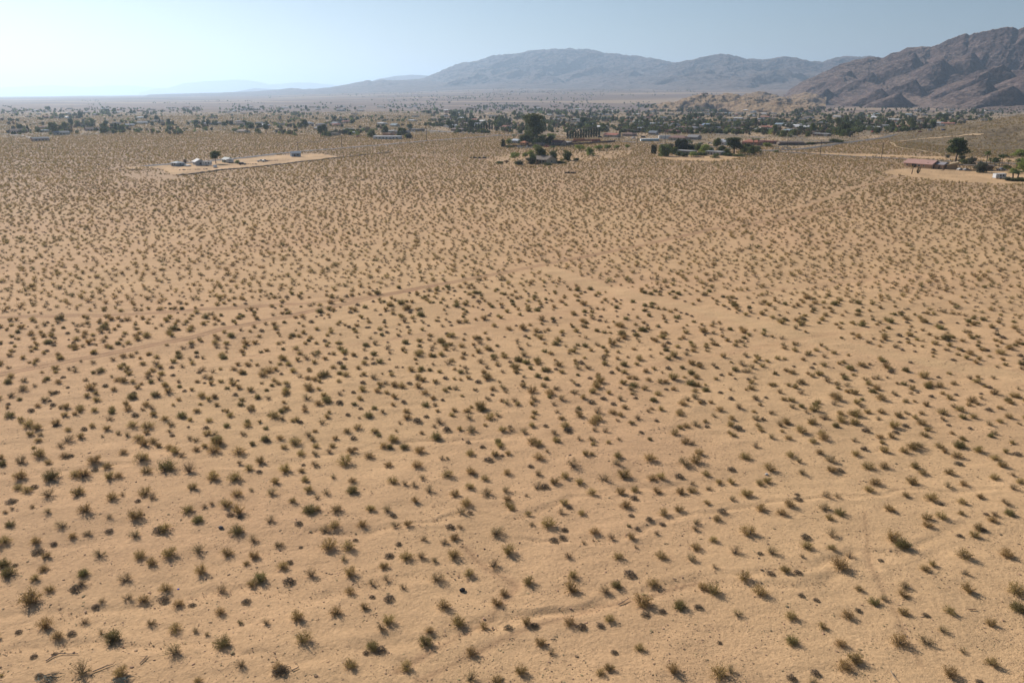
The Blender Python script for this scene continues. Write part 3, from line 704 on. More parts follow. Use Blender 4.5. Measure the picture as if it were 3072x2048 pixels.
ORD = ["leftmost", "second from the left", "third from the left", "fourth from the left", "fifth from the left", "sixth from the left",
       "seventh from the left", "eighth from the left", "ninth from the left", "tenth from the left", "eleventh from the left", "twelfth from the left"]
def ordinal(i, n):
    if n == 2: return ("left one", "right one")[i]
    if i < len(ORD) and i <= n // 2: return ORD[i]
    j = n - 1 - i
    if j == 0: return "rightmost"
    if j < len(ORD): return ORD[j].replace("left", "right").replace("rightmost", "last")
    return None
SPECIAL = [("round grey rock", 663, 1582), ("black lump of debris", 1387, 1768), ("white rock", 2300, 1422), ("long fallen dry branch", 185, 1968),
           ("forked fallen branch", 320, 2002), ("heap of dead yucca leaves", 130, 2035), ("scrap of blue litter", 535, 1767), ("forked dry stick", 1870, 1806)]
NM = {'c': 'olive creosote bush', 'g': 'green creosote bush', 's': 'straw-coloured thin creosote bush', 'd': 'dark grey rounded shrub', 'b': 'small dead brown shrub'}
def xword(px):
    k = int(px / 3072 * 8); k = min(7, max(0, k))
    return ["far left", "left", "centre left", "middle left", "middle right", "centre right", "right", "far right"][k]
def yword(py):
    if py > 1950: return "by the bottom edge"
    if py > 1840: return "near the bottom"
    if py > 1730: return "in the low foreground"
    if py > 1620: return "in the foreground"
    if py > 1530: return "in the mid foreground"
    if py > 1440: return "behind the foreground"
    return "at the foreground's back"
groups = {}
for b in BUSH:
    if not b[6]: continue
    w = b[3]; thr = (1.28, .85) if b[0] in 'cgs' else (1.05, .6)
    sz = "large" if w > thr[0] else ("medium" if w > thr[1] else "small")
    nmx = NM[b[0]]
    if b[0] == 'b': base = nmx
    else: base = sz + " " + nmx
    near_s = [s for s in SPECIAL if abs(s[1] - b[1]) < 75 and abs(s[2] - b[2]) < 55]
    if near_s:
        s_ = min(near_s, key=lambda s: math.hypot(s[1] - b[1], s[2] - b[2]))
        side = ("left of" if b[1] < s_[1] - 12 else "right of" if b[1] > s_[1] + 12 else "above" if b[2] < s_[2] else "below")
        key = base + " just " + side + " the " + s_[0]
    else: key = base + " " + yword(b[2]) + ", " + xword(b[1])
    groups.setdefault(key, []).append(b)
for key, L in groups.items():
    if len(L) == 1: L[0].append(key)
    else:
        L.sort(key=lambda b: b[1])
        for i, b in enumerate(L): b.append(key + ", " + ordinal(i, len(L)))

bush_cnt = {}
for b in BUSH:
    if not b[6]: continue
    k = b[0]; i = bush_cnt.get(k, 0); bush_cnt[k] = i + 1
    sm, lm = PROTO[k][i % len(PROTO[k])]
    name = {'c': 'creosote_bush', 'g': 'creosote_bush', 's': 'creosote_bush', 'd': 'grey_shrub', 'b': 'dead_shrub'}[k]
    o = empty(name, b[4] - Vector((0, 0, .02)), random.uniform(0, 6.28), 1)
    w = b[3] * (1.10 if k in 'cgs' else 1.0)
    h = w * {'c': 1.0, 'g': 1.0, 's': 1.0, 'd': .85, 'b': .8}[k] * random.uniform(.9, 1.12)
    o.scale = (w, w, h)
    link('stems', sm, o); link('foliage', lm, o)
    tag(o, b[7], {'c': 'bush', 'g': 'bush', 's': 'bush', 'd': 'shrub', 'b': 'shrub'}[k],
        {'d': 'dark grey shrubs in the sand', 'b': 'dead shrubs in the sand'}.get(k, 'creosote bushes in the near desert'))

# the other thousands of bushes: one scatter
def join_lod(rng, kind, lod):
    nst, per, size = {1: (20, 9, .045), 2: (9, 6, .085)}[lod]
    if kind == 'd':
        (sv, sf), (lv, lf) = dome_geo(rng, {1: 230, 2: 60}[lod], {1: .055, 2: .10}[lod], 5)
        lm = leaf_d
    else:
        if kind == 's': per = max(3, per // 2)
        (sv, sf), (lv, lf) = bush_geo(rng, nst, per, size, 1.15, 1.3, lean=rng.normal(size=2) * .12, r0=.02)
        lm = {'c': leaf_c, 'g': leaf_g, 's': leaf_s}[kind]
    V = np.concatenate([sv, lv]); Fq = np.concatenate([sf, lf + len(sv)])
    mi = np.r_[np.zeros(len(sf)), np.ones(len(lf))]
    return np_mesh("scrub_form", V, Fq, [twig, lm], mi)

def full_form(kind, i):
    sm, lm = PROTO[kind][i]
    sv = np.array([v.co for v in sm.vertices]); sf = np.array([p.vertices for p in sm.polygons])
    lv = np.array([v.co for v in lm.vertices]); lf = np.array([p.vertices for p in lm.polygons])
    return np_mesh("scrub_form", np.concatenate([sv, lv]), np.concatenate([sf, lf + len(sv)]), [sm.materials[0], lm.materials[0]], np.r_[np.zeros(len(sf)), np.ones(len(lf))])

FORMS = bpy.data.collections.new("scrub_forms")          # not linked to the scene: source of the scatter only
FI = {}
def add_form(key, me):
    o = bpy.data.objects.new("form_%03d" % len(FORMS.objects), me); FORMS.objects.link(o); FI.setdefault(key, []).append(len(FORMS.objects) - 1)
rf = np.random.default_rng(5)
for k in 'cgsdb':
    for i in range(len(PROTO[k])): add_form((k, 0), full_form(k, i))
for k in 'cgsd':
    for lod in (1, 2):
        for i in range(3 if k != 'c' else 5): add_form((k, lod), join_lod(rf, k, lod))

def scatter_nodes(name, coll):
    ng = bpy.data.node_groups.new(name, 'GeometryNodeTree')
    ng.interface.new_socket("Geometry", in_out='INPUT', socket_type='NodeSocketGeometry')
    ng.interface.new_socket("Geometry", in_out='OUTPUT', socket_type='NodeSocketGeometry')
    N = ng.nodes; L = ng.links
    gi = N.new("NodeGroupInput"); go = N.new("NodeGroupOutput")
    ci = N.new("GeometryNodeCollectionInfo"); ci.inputs[0].default_value = coll; ci.inputs["Separate Children"].default_value = True; ci.inputs["Reset Children"].default_value = True
    ip = N.new("GeometryNodeInstanceOnPoints"); ip.inputs["Pick Instance"].default_value = True
    def attr(n, t):
        a = N.new("GeometryNodeInputNamedAttribute"); a.data_type = t; a.inputs[0].default_value = n; return a.outputs[0]
    L.new(gi.outputs[0], ip.inputs["Points"]); L.new(ci.outputs[0], ip.inputs["Instance"])
    L.new(attr("form", 'INT'), ip.inputs["Instance Index"])
    e = N.new("ShaderNodeCombineXYZ"); L.new(attr("turn", 'FLOAT'), e.inputs[2])
    er = N.new("FunctionNodeEulerToRotation"); L.new(e.outputs[0], er.inputs[0])
    L.new(er.outputs[0], ip.inputs["Rotation"]); L.new(attr("size", 'FLOAT_VECTOR'), ip.inputs["Scale"])
    L.new(ip.outputs[0], go.inputs[0]); return ng

def scatter(name, pts, form, turn, size, coll, ng):
    me = bpy.data.meshes.new(name); me.vertices.add(len(pts)); me.vertices.foreach_set("co", np.asarray(pts, np.float32).ravel())
    a = me.attributes.new("form", 'INT', 'POINT'); a.data.foreach_set("value", np.asarray(form, np.int32))
    a = me.attributes.new("turn", 'FLOAT', 'POINT'); a.data.foreach_set("value", np.asarray(turn, np.float32))
    a = me.attributes.new("size", 'FLOAT_VECTOR', 'POINT'); a.data.foreach_set("vector", np.asarray(size, np.float32).ravel())
    o = link(name, me); md = o.modifiers.new("scatter", 'NODES'); md.node_group = ng
    tag(o, kind='stuff'); return o

def scrub_points():
    rng = np.random.default_rng(99)
    out = []
    def cells(y0, y1, sp, wmin, xf):
        ys = np.arange(y0, y1, sp * .9)
        P_ = []
        for j, yy in enumerate(ys):
            w = xf * yy + wmin
            xs = np.arange(-w, w, sp) + (j % 2) * sp / 2
            P_.append(np.c_[xs, np.full(len(xs), yy)])
        p = np.concatenate(P_); p += rng.normal(size=p.shape) * sp * .29
        return p
    # near rows outside the read-off bushes, then the plain
    for y0, y1, sp in ((30, 420, 2.72), (420, 1000, 2.8), (1000, 2900, 4.3)):
        p = cells(y0, y1, sp, 30, .74); x, y = p[:, 0], p[:, 1]
        px, py = proj(x, y)
        keep = np.ones(len(p), bool)
        if y0 < 100:
            own = (py > 1346) & (px > -10) & (px < 3085)
            keep &= ~own
        m = scrub_mask(x, y)
        dens = .90 + .22 * fbm(x / 45, y / 45, 2, 15) + .12 * fbm(x / 9, y / 9, 2, 16)
        dens = dens * m * (1 - .97 * sstep(1500, 2850, np.hypot(x, y)))
        dens = np.where(inside(x, y, TOWNW), dens * .20, dens); dens = np.where(inside(x, y, TOWNL), dens * .55, dens)
        keep &= rng.random(len(p)) < dens
        hz = hill_right(x, y) > H(x, y) + .2
        keep &= ~(hz & (rng.random(len(p)) < .45))
        p = p[keep]; n = len(p); x, y = p[:, 0], p[:, 1]
        r = rng.random(n); greenish = sstep(-.1, .6, fbm(x / 120, y / 120, 2, 18))
        kd = np.where(r < .12 + .06 * greenish, 3, np.where(r < .34, 2, np.where(r < .34 + .10 + .10 * greenish, 1, 0)))
        s = np.clip(rng.lognormal(-.02, .24, n), .45, 1.6) * np.where(kd == 3, .72, 1.0)
        if y0 >= 1000: s = s * 1.5
        d = np.hypot(x, y)
        lod = np.where(d < 190, 0, np.where(d < 480, 1, 2))
        s = s * (1.17 + .06 * (lod > 0) + .33 * sstep(200, 700, d))
        form = np.zeros(n, int)
        for ki, k in enumerate('cgsd'):
            for l in (0, 1, 2):
                mm = (kd == ki) & (lod == l); form[mm] = rng.choice(FI[(k, l)], mm.sum())
        hh = s * rng.uniform(.85, 1.15, n)
        out.append((np.c_[x, y, HT(x, y) - .02], form, np.c_[s, s, hh]))
    # read-off bushes beyond the individually built ones
    rest = [b for b in BUSH if not b[6]]
    if rest:
        out.append((np.array([tuple(b[4]) for b in rest]), np.array([FI[(b[0], 0)][i % len(FI[(b[0], 0)])] for i, b in enumerate(rest)]), np.array([(b[3] * 1.1,) * 3 for b in rest])))
    pts = np.concatenate([o[0] for o in out]); form = np.concatenate([o[1] for o in out]); size = np.concatenate([o[2] for o in out])
    print("scrub", len(pts))
    return pts, form, rng.uniform(0, 6.28, len(pts)), size
SCN = scatter_nodes("scrub_scatter", FORMS)
_p = scrub_points()
scatter("desert_scrub", *_p, FORMS, SCN)
# ---------------------------------------------------------------- trees
tl_dark = leaf_mat("dark_green_leaf", (0.065, 0.080, 0.028), (0.125, 0.145, 0.050), rnd=.25, nscale=6)
tl_mid = leaf_mat("mid_green_leaf", (0.115, 0.135, 0.042), (0.19, 0.205, 0.070), rnd=.25, nscale=6)
tl_lite = leaf_mat("light_green_leaf", (0.20, 0.24, 0.055), (0.29, 0.32, 0.09), rnd=.2, nscale=6)
tl_gry = leaf_mat("grey_green_leaf", (0.095, 0.100, 0.065), (0.150, 0.150, 0.100), rnd=.2, nscale=6)
tl_dry = leaf_mat("dry_leaf", (0.115, 0.085, 0.050), (0.180, 0.130, 0.075), rnd=.2, nscale=6)
tl_cyp = leaf_mat("cypress_leaf", (0.03, 0.04, 0.018), (0.06, 0.07, 0.028), rnd=.2, nscale=6)
tl_palm = leaf_mat("palm_leaf", (0.08, 0.11, 0.03), (0.14, 0.17, 0.055), rnd=.2, nscale=6)
bark = mat("bark", (0.115, 0.085, 0.062), .95, .25, 8)
bark_p = mat("palm_bark", (0.16, 0.125, 0.09), .95, .25, 8)

def crown(rng, blobs, n, size):
    """leaf quads gathered in sprays spread through lumpy blobs: (cx,cy,cz,rx,ry,rz,weight)"""
    w = np.array([b[6] for b in blobs], float); w /= w.sum(); C = []
    for b, k in zip(blobs, rng.multinomial(n // 14, w)):
        u = rng.normal(size=(k, 3)); u /= np.linalg.norm(u, axis=1)[:, None]; u *= rng.uniform(.35, 1, (k, 1)) ** .5
        c = np.array(b[:3]) + u * np.array(b[3:6])
        C.append((c[:, None] + rng.normal(size=(k, 14, 3)) * size * 1.5 * np.array([1, 1, .7])).reshape(-1, 3))
    V, Fq = quad_leaves(np.concatenate(C), size, rng); V[:, 2] = np.maximum(V[:, 2], .012)
    return V, Fq

def limbs(rng, trunk_h, r, tips, base=(0, 0)):
    b = MB(); top = (base[0] + rng.normal() * .015, base[1] + rng.normal() * .015, trunk_h)
    b.tube([(base[0], base[1], -0.02), ((base[0] + top[0]) / 2 + .01, base[1], trunk_h * .5), top], [r * 1.25, r, r * .75], 7)
    for t in tips:
        m = [(a + c) / 2 for a, c in zip(top, t)]; m[2] += .02
        b.tube([top, m, t], [r * .6, r * .4, r * .15], 5)
    return b

TP = {}
def tree_proto(kind, i):
    rng = np.random.default_rng(300 + i * 7 + sum(map(ord, kind)))
    U = rng.uniform
    if kind in ('broad', 'light', 'grey', 'dry'):
        nb = 8; bl = []
        for k in range(nb):
            a = 2 * math.pi * k / nb + U(-.3, .3); r = U(.16, .30)
            bl.append((r * math.cos(a), r * math.sin(a), U(.38, .78), U(.15, .23), U(.15, .23), U(.13, .21), 1))
        bl.append((0, 0, .75, .22, .22, .20, 1.4)); bl.append((U(-.1, .1), 0, .5, .28, .28, .22, 1.4))
        if kind != 'dry': bl += [(U(-.35, .35), U(-.35, .35), U(.12, .3), U(.16, .24), U(.16, .24), U(.12, .18), .9) for _ in range(6)]
        for _ in range(4): bl.append((U(-.3, .3), U(-.3, .3), U(.6, .95), .1, .1, .09, .35))
        V, Fq = crown(rng, bl, 2600 if kind != 'dry' else 1000, .036)
        tr = limbs(rng, .28, .030, [b[:3] for b in bl[:6]])
        lm = {'broad': tl_dark if i % 2 else tl_mid, 'light': tl_lite, 'grey': tl_gry, 'dry': tl_dry}[kind]; tm = bark
    elif kind == 'pine':
        bl = [(U(-.05, .05), U(-.05, .05), z, .30 * (1.12 - z) + .03, .30 * (1.12 - z) + .03, .09, (1.15 - z)) for z in np.linspace(.2, .93, 9)]
        bl += [(U(-.2, .2), U(-.2, .2), U(.25, .6), .14, .14, .09, .7) for _ in range(5)]
        V, Fq = crown(rng, bl, 2200, .032); tr = limbs(rng, .9, .025, []); lm = tl_dark; tm = bark
    elif kind == 'euc':
        bl = []
        for k in range(11):
            a = U(0, 6.28); r = U(.05, .22); bl.append((r * math.cos(a), r * math.sin(a), U(.42, .9), U(.12, .2), U(.12, .2), U(.1, .17), 1))
        bl += [(0, 0, .86, .16, .16, .14, 1.2), (U(-.08, .08), 0, .62, .24, .24, .2, 1.8)]
        V, Fq = crown(rng, bl, 3400, .027); tr = limbs(rng, .38, .026, [b[:3] for b in bl[:9]]); lm = tl_mid if i % 2 else tl_dark; tm = bark
    elif kind == 'big':
        bl = []
        for k in range(22):
            a = U(0, 6.28); z = U(.12, .93); r = U(.03, .21) * (1.2 - abs(z - .55)); bl.append((r * math.cos(a), r * math.sin(a), z, U(.10, .16), U(.10, .16), U(.07, .12), 1))
        bl += [(0, 0, .6, .2, .2, .28, 3.5), (0, 0, .28, .24, .24, .2, 3)]
        V, Fq = crown(rng, bl, 7500, .020); tr = limbs(rng, .35, .02, [b[:3] for b in bl[:9]]); lm = tl_dark; tm = bark
    elif kind == 'cypress':
        bl = [(U(-.01, .01), U(-.01, .01), z, .5 * w, .5 * w, .06, w) for z, w in zip(np.linspace(.06, .96, 14), .22 * np.sin(np.linspace(.55, 2.95, 14)) ** .7 + .02)]
        V, Fq = crown(rng, bl, 1500, .026); tr = limbs(rng, .5, .018, []); lm = tl_cyp; tm = bark
    elif kind == 'palo':
        bl = []
        for k in range(9):
            a = 2 * math.pi * k / 9; r = U(.22, .42); bl.append((r * math.cos(a), r * math.sin(a), U(.4, .75), U(.16, .22), U(.16, .22), U(.12, .2), 1))
        bl += [(0, 0, .7, .3, .3, .22, 2), (0, 0, .45, .35, .35, .2, 1.2)]
        V, Fq = crown(rng, bl, 2000, .040); tr = limbs(rng, .2, .028, [b[:3] for b in bl[:7]]); lm = tl_lite; tm = bark
    elif kind == 'bush':
        bl = [(U(-.3, .3), U(-.2, .2), U(.25, .6), U(.2, .32), U(.2, .32), U(.2, .32), 1) for _ in range(9)] + [(0, 0, .35, .4, .35, .35, 2)]
        V, Fq = crown(rng, bl, 2000, .05); tr = limbs(rng, .15, .03, [b[:3] for b in bl[:5]]); lm = tl_mid if i % 2 else tl_dark; tm = bark
    elif kind == 'palm':
        tr = MB(); lean = U(-.03, .03)
        tr.tube([(0, 0, -.02), (lean * .4, 0, .4), (lean, 0, .84)], [.030, .022, .020], 8)
        vs, fs = [], []
        for k in range(34):
            a = U(0, 6.28); e0 = U(-.5, 1.25); L = U(.17, .24); prev = None
            for s in range(5):
                q = s / 4; el_ = e0 - q * q * 1.2
                p = np.array([lean + math.cos(a) * L * q * math.cos(e0 * .6), math.sin(a) * L * q * math.cos(e0 * .6), .84 + L * (q * math.sin(e0) - .42 * q * q)])
                wd = .028 * math.sin(math.pi * min(.96, .18 + q * .82)) + .003
                sd_ = np.array([-math.sin(a), math.cos(a), 0]) * wd
                b0 = len(vs); vs += [p - sd_ - [0, 0, wd * .5], p, p + sd_ - [0, 0, wd * .5]]
                if s: fs += [(b0 - 3, b0 - 2, b0 + 1, b0), (b0 - 2, b0 - 1, b0 + 2, b0 + 1)]
        V, Fq = np.array(vs), np.array(fs); lm = tl_palm; tm = bark_p
    return tr.mesh(kind + "_trunk", [tm]), np_mesh(kind + "_crown", V, Fq, [lm])
def tp(kind, i):
    n = {'broad': 7, 'big': 1, 'palm': 3, 'cypress': 2, 'dry': 2, 'euc': 5}.get(kind, 3)
    k = (kind, i % n)
    if k not in TP: TP[k] = tree_proto(*k)
    return TP[k]
TNAME = {'broad': 'broadleaf_tree', 'light': 'broadleaf_tree', 'grey': 'broadleaf_tree', 'dry': 'broadleaf_tree', 'pine': 'pine_tree', 'euc': 'eucalyptus_tree', 'big': 'eucalyptus_tree',
         'cypress': 'cypress_tree', 'palo': 'palo_verde_tree', 'bush': 'garden_bush', 'palm': 'palm_tree'}
TSEEN = {}
def tree(kind, px, py, w, h, label, group=None, pos=None, m=None, px_units=True):
    """w,h in photo pixels"""
    i = TSEEN.get(kind, 0); TSEEN[kind] = i + 1
    tm, cm = tp(kind, i)
    p = pos if pos is not None else P(px, py)
    s = mpp(p) if px_units else 1.0
    nat = {'palm': .42, 'cypress': .24, 'euc': .62, 'big': .56, 'pine': .66, 'palo': 1.2, 'bush': 1.25}.get(kind, .92)
    o = empty(TNAME[kind], p - Vector((0, 0, .1)), random.uniform(0, 6.28))
    if kind == 'palm': w *= 1.35
    o.scale = (w * s / nat, w * s / nat, h * s)
    link('trunk', tm, o); link('crown', cm, o)
    tag(o, label, 'bush' if kind == 'bush' else 'tree', group); return o

# ---------------------------------------------------------------- houses
def wallm(c): return mat("wall_%d_%d_%d" % tuple(int(v * 100) for v in c), c, .9, .06, 1.5)
def roofm(c): return mat("roof_%d_%d_%d" % tuple(int(v * 100) for v in c), c, .9, .12, 2.5)
glass = mat("window_glass", (0.03, 0.035, 0.04), .15, .1, 1, spec=.6)
framem = mat("trim_white", (0.55, 0.53, 0.48), .6, .04)
doorm = mat("door_brown", (0.13, 0.08, 0.05), .6, .1)
garagem = mat("garage_door", (0.50, 0.46, 0.40), .6, .05)
metal = mat("metal_grey", (0.25, 0.25, 0.25), .5, .1)
wood = mat("weathered_wood", (0.14, 0.10, 0.07), .9, .25, 3)

def house(px, py, W, D, h, wc, rc, label, style='gable', yaw=0.0, rise=None, name='house', cat='house', group=None, detail=2, garage=False, chim=False, pos=None, porch=False, nwin=3, eave=.5):
    p = pos if pos is not None else P(px, py)
    if abs(yaw) < .35 and W < 24: yaw -= .78
    z = min(float(HT(p.x + a, p.y + b)) for a in (-W / 2, W / 2) for b in (0, D)) - .05
    o = empty(name, (p.x, p.y + D / 2, z), yaw)
    wm, rm = wallm(wc), roofm(rc); rise = rise if rise is not None else D * .16
    b = MB()
    if style == 'gable':
        b.add([(-W/2, -D/2, 0), (W/2, -D/2, 0), (W/2, D/2, 0), (-W/2, D/2, 0), (-W/2, -D/2, h), (W/2, -D/2, h), (W/2, D/2, h), (-W/2, D/2, h), (-W/2, 0, h + rise), (W/2, 0, h + rise)],
              [(3, 2, 1, 0), (0, 1, 5, 4), (2, 3, 7, 6), (1, 2, 6, 9, 5), (3, 0, 4, 8, 7), (4, 5, 9, 8), (6, 7, 8, 9)])
    else: b.box((0, 0, h / 2), (W, D, h))
    b.build('wall', wm, o)
    r = MB(); e = eave; s = rise / (D / 2); th = .16
    if style == 'gable':
        zt = h + rise + .05 + th; zl = h - e * s + .05 + th
        pr = [(-D/2 - e, zl - th), (-D/2 - e, zl), (0, zt), (D/2 + e, zl), (D/2 + e, zl - th), (0, zt - th)]
        x0, x1 = -W/2 - e * .8, W/2 + e * .8; n = len(pr)
        vs = [(x0, y, zz) for y, zz in pr] + [(x1, y, zz) for y, zz in pr]
        fs = [(0, 5, 2, 1), (5, 4, 3, 2), (n + 1, n + 2, n + 5, n), (n + 2, n + 3, n + 4, n + 5)] + [(k, (k + 1) % n, n + (k + 1) % n, n + k) for k in range(n)]
        r.add(vs, fs)
    elif style == 'hip':
        z0 = h + .03; z1 = h + .2; zt = z1 + rise; k = min(W, D) / 2
        X0, Y0 = W/2 + e, D/2 + e
        r.add([(-X0, -Y0, z0), (X0, -Y0, z0), (X0, Y0, z0), (-X0, Y0, z0), (-X0, -Y0, z1), (X0, -Y0, z1), (X0, Y0, z1), (-X0, Y0, z1), (-max(W/2 - k, .3), 0, zt), (max(W/2 - k, .3), 0, zt)],
              [(3, 2, 1, 0), (0, 1, 5, 4), (1, 2, 6, 5), (2, 3, 7, 6), (3, 0, 4, 7), (4, 5, 9, 8), (5, 6, 9), (6, 7, 8, 9), (7, 4, 8)])
    elif style == 'flat':
        r.box((0, 0, h + .15), (W + .7, D + .7, .24))
        r.box((-W * .2, D * .1, h + .55), (1.1, 1.1, .55))
    elif style == 'shed':
        r.add([(-W/2 - e, -D/2 - e, h + .03), (W/2 + e, -D/2 - e, h + .03), (W/2 + e, D/2 + e, h + rise), (-W/2 - e, D/2 + e, h + rise),
               (-W/2 - e, -D/2 - e, h + .2), (W/2 + e, -D/2 - e, h + .2), (W/2 + e, D/2 + e, h + rise + .17), (-W/2 - e, D/2 + e, h + rise + .17)],
              [(3, 2, 1, 0), (4, 5, 6, 7), (0, 1, 5, 4), (1, 2, 6, 5), (2, 3, 7, 6), (3, 0, 4, 7)])
    ro = r.build('roof', rm, o)
    if chim:
        c = MB(); c.box((W * .22, D * .12, h + rise * .8), (.9, .7, 1.5 + rise * .6)); c.build('chimney', wallm((.3, .2, .15)), ro)
    if detail:
        rnd = random.Random(int(px * 7 + py))
        slots = np.linspace(-W/2, W/2, nwin + 3)[1:-1]
        dslot = rnd.randrange(1, len(slots) - 1) if len(slots) > 2 else 0
        for k, x in enumerate(slots):
            if garage and k >= len(slots) - 1:
                g = MB(); g.box((W/2 - 3.0, -D/2 - .03, 1.1), (4.6, .10, 2.2)); 
                for q in range(3): g.box((W/2 - 3.0, -D/2 - .10, .55 + q * .55), (4.5, .05, .05))
                g.build('garage_door', garagem, o); continue
            if garage and x > W/2 - 5.8: continue
            if k == dslot:
                d_ = MB(); d_.box((x, -D/2 - .03, 1.02), (.95, .10, 2.04)); d_.build('door', doorm, o); continue
            f = MB(); f.box((x, -D/2 - .02, 1.5), (1.7, .08, 1.15)); fo = f.build('window', framem, o)
            if detail > 1:
                g = MB(); g.box((x - .39, -D/2 - .07, 1.5), (.72, .04, .98)); g.box((x + .39, -D/2 - .07, 1.5), (.72, .04, .98)); g.build('pane', glass, fo)
        if detail > 1:
            for sx in (-1, 1):
                f = MB(); f.box((sx * (W/2 + .02), 0, 1.5), (.08, 1.5, 1.05)); fo = f.build('window', framem, o)
                g = MB(); g.box((sx * (W/2 + .07), 0, 1.5), (.04, 1.3, .9)); g.build('pane', glass, fo)
    if porch:
        q = MB(); q.box((0, -D/2 - 1.9, h - .12), (W * .8, 3.2, .14)); q.build('porch_roof', rm, o)
        for x in (-W * .38, 0, W * .38):
            q = MB(); q.box((x, -D/2 - 3.3, (h - .2) / 2), (.14, .14, h - .2)); q.build('post', framem, o)
    tag(o, label, cat, group); return o

# ---------------------------------------------------------------- vehicles
tyre = mat("tyre_rubber", (0.02, 0.02, 0.02), .9, .1); rimm = mat("wheel_rim", (0.35, 0.35, 0.35), .4, .05, metallic=.6)
lampm = mat("headlamp", (0.6, 0.6, 0.55), .2, .05); tailm = mat("tail_lamp", (0.3, 0.02, 0.02), .3, .05)
VM = {}
def car_meshes(kind, col):
    key = (kind, col)
    if key in VM: return VM[key]
    pm = mat("paint_%d_%d_%d" % tuple(int(c * 100) for c in col), col, .35, .03, spec=.5)
    L, Wd = {'sedan': (4.6, 1.8), 'suv': (4.8, 1.9), 'pickup': (5.6, 1.95), 'van': (5.4, 2.0)}[kind]
    prof = {'sedan': [(-2.3, .35), (-2.3, .85), (-2.15, .95), (-1.55, 1.0), (-.95, 1.42), (.45, 1.44), (1.1, .98), (2.1, .88), (2.3, .7), (2.3, .35)],
            'suv': [(-2.4, .4), (-2.4, 1.1), (-2.2, 1.75), (.5, 1.8), (1.2, 1.15), (2.2, 1.05), (2.4, .85), (2.4, .4)],
            'pickup': [(-2.8, .45), (-2.8, 1.05), (-.75, 1.05), (-.6, 1.75), (.65, 1.78), (1.25, 1.15), (2.6, 1.05), (2.8, .85), (2.8, .45)],
            'van': [(-2.7, .4), (-2.7, 2.1), (-2.5, 2.25), (1.3, 2.2), (2.1, 1.25), (2.6, 1.1), (2.7, .85), (2.7, .4)]}[kind]
    b = MB(); b.prism(prof, -Wd / 2, Wd / 2)
    if kind == 'pickup': b.box((-1.75, 0, 1.1), (1.9, Wd - .1, .12))
    body = b.mesh('car_body', [pm])
    g = MB()
    gp = {'sedan': [(-1.4, 1.02), (-.95, 1.36), (.4, 1.37), (.9, 1.02)], 'suv': [(-2.1, 1.2), (-2.0, 1.62), (.4, 1.66), (.95, 1.2)], 'pickup': [(-.5, 1.15), (-.45, 1.62), (.55, 1.64), (1.0, 1.15)], 'van': [(.3, 1.35), (.3, 1.95), (1.25, 1.98), (1.8, 1.35)]}[kind]
    g.prism(gp, -Wd / 2 - .02, Wd / 2 + .02)
    gm = g.mesh('car_glass', [glass])
    w = MB(); w.tube([(0, -.11, 0), (0, .11, 0)], [.34, .34], 14); wm = w.mesh('tyre', [tyre])
    r = MB(); r.tube([(0, -.13, 0), (0, .13, 0)], [.19, .19], 10); rm = r.mesh('rim', [rimm])
    h = MB(); h.box((0, 0, 0), (.06, .34, .16)); hm = h.mesh('headlight', [lampm])
    h = MB(); h.box((0, 0, 0), (.06, .3, .16)); tm = h.mesh('tail_light', [tailm])
    VM[key] = (body, gm, wm, rm, hm, tm, L, Wd); return VM[key]
def car(px, py, kind, col, label, yaw=0, group=None, pos=None, name=None):
    body, gm, wm, rm, hm, tm, L, Wd = car_meshes(kind, col)
    p = pos if pos is not None else P(px, py)
    o = empty(name or {'sedan': 'parked_car', 'suv': 'parked_car', 'pickup': 'pickup_truck', 'van': 'van'}[kind], p, yaw)
    link('body', body, o); link('window', gm, o)
    for sx in (-.31, .31):
        for sy in (-1, 1):
            w = link('wheel', wm, o, (sx * L, sy * (Wd / 2 - .08), .34)); link('rim', rm, w)
    for sy in (-1, 1):
        link('headlight', hm, o, (L / 2, sy * .62, .72)); link('tail_light', tm, o, (-L / 2, sy * .68, .8))
    tag(o, label, {'pickup': 'truck', 'van': 'van'}.get(kind, 'car'), group); return o

def trailer(px, py, L, Wd, hgt, col, label, yaw=0, hitch=None, name='white_trailer', cat='trailer', win=2):
    p = P(px, py); o = empty(name, p, yaw)
    b = MB(); b.box((0, 0, hgt / 2 + .45), (L, Wd, hgt)); b.box((0, 0, hgt + .50), (L + .1, Wd + .1, .08))
    b.build('body', wallm(col), o)
    for k in range(win):
        f = MB(); f.box((-L * .05 + k * L * .28, -Wd / 2 - .02, hgt * .62 + .4), (L * .12, .06, hgt * .42)); f.build('window', glass, o)
    d = MB(); d.box((-L * .3, -Wd / 2 - .02, hgt * .45 + .42), (.75, .06, hgt * .8)); d.build('door', framem, o)
    for sx in (-.35, .35):
        for sy in (-1, 1):
            w = MB(); w.tube([(sx, sy * Wd / 2 - .1, .34), (sx, sy * Wd / 2 + .1, .34)], [.34, .34], 12); w.build('wheel', tyre, o)
    h = MB(); h.tube([(-L / 2, -.5, .5), (-L / 2 - 1.4, 0, .45)], [.05, .05], 5); h.tube([(-L / 2, .5, .5), (-L / 2 - 1.4, 0, .45)], [.05, .05], 5); h.box((-L / 2 - 1.35, 0, .25), (.12, .12, .5))
    h.build('hitch', mat("hitch_paint", hitch or (.1, .1, .1), .6, .05), o)
    tag(o, label, cat); return o
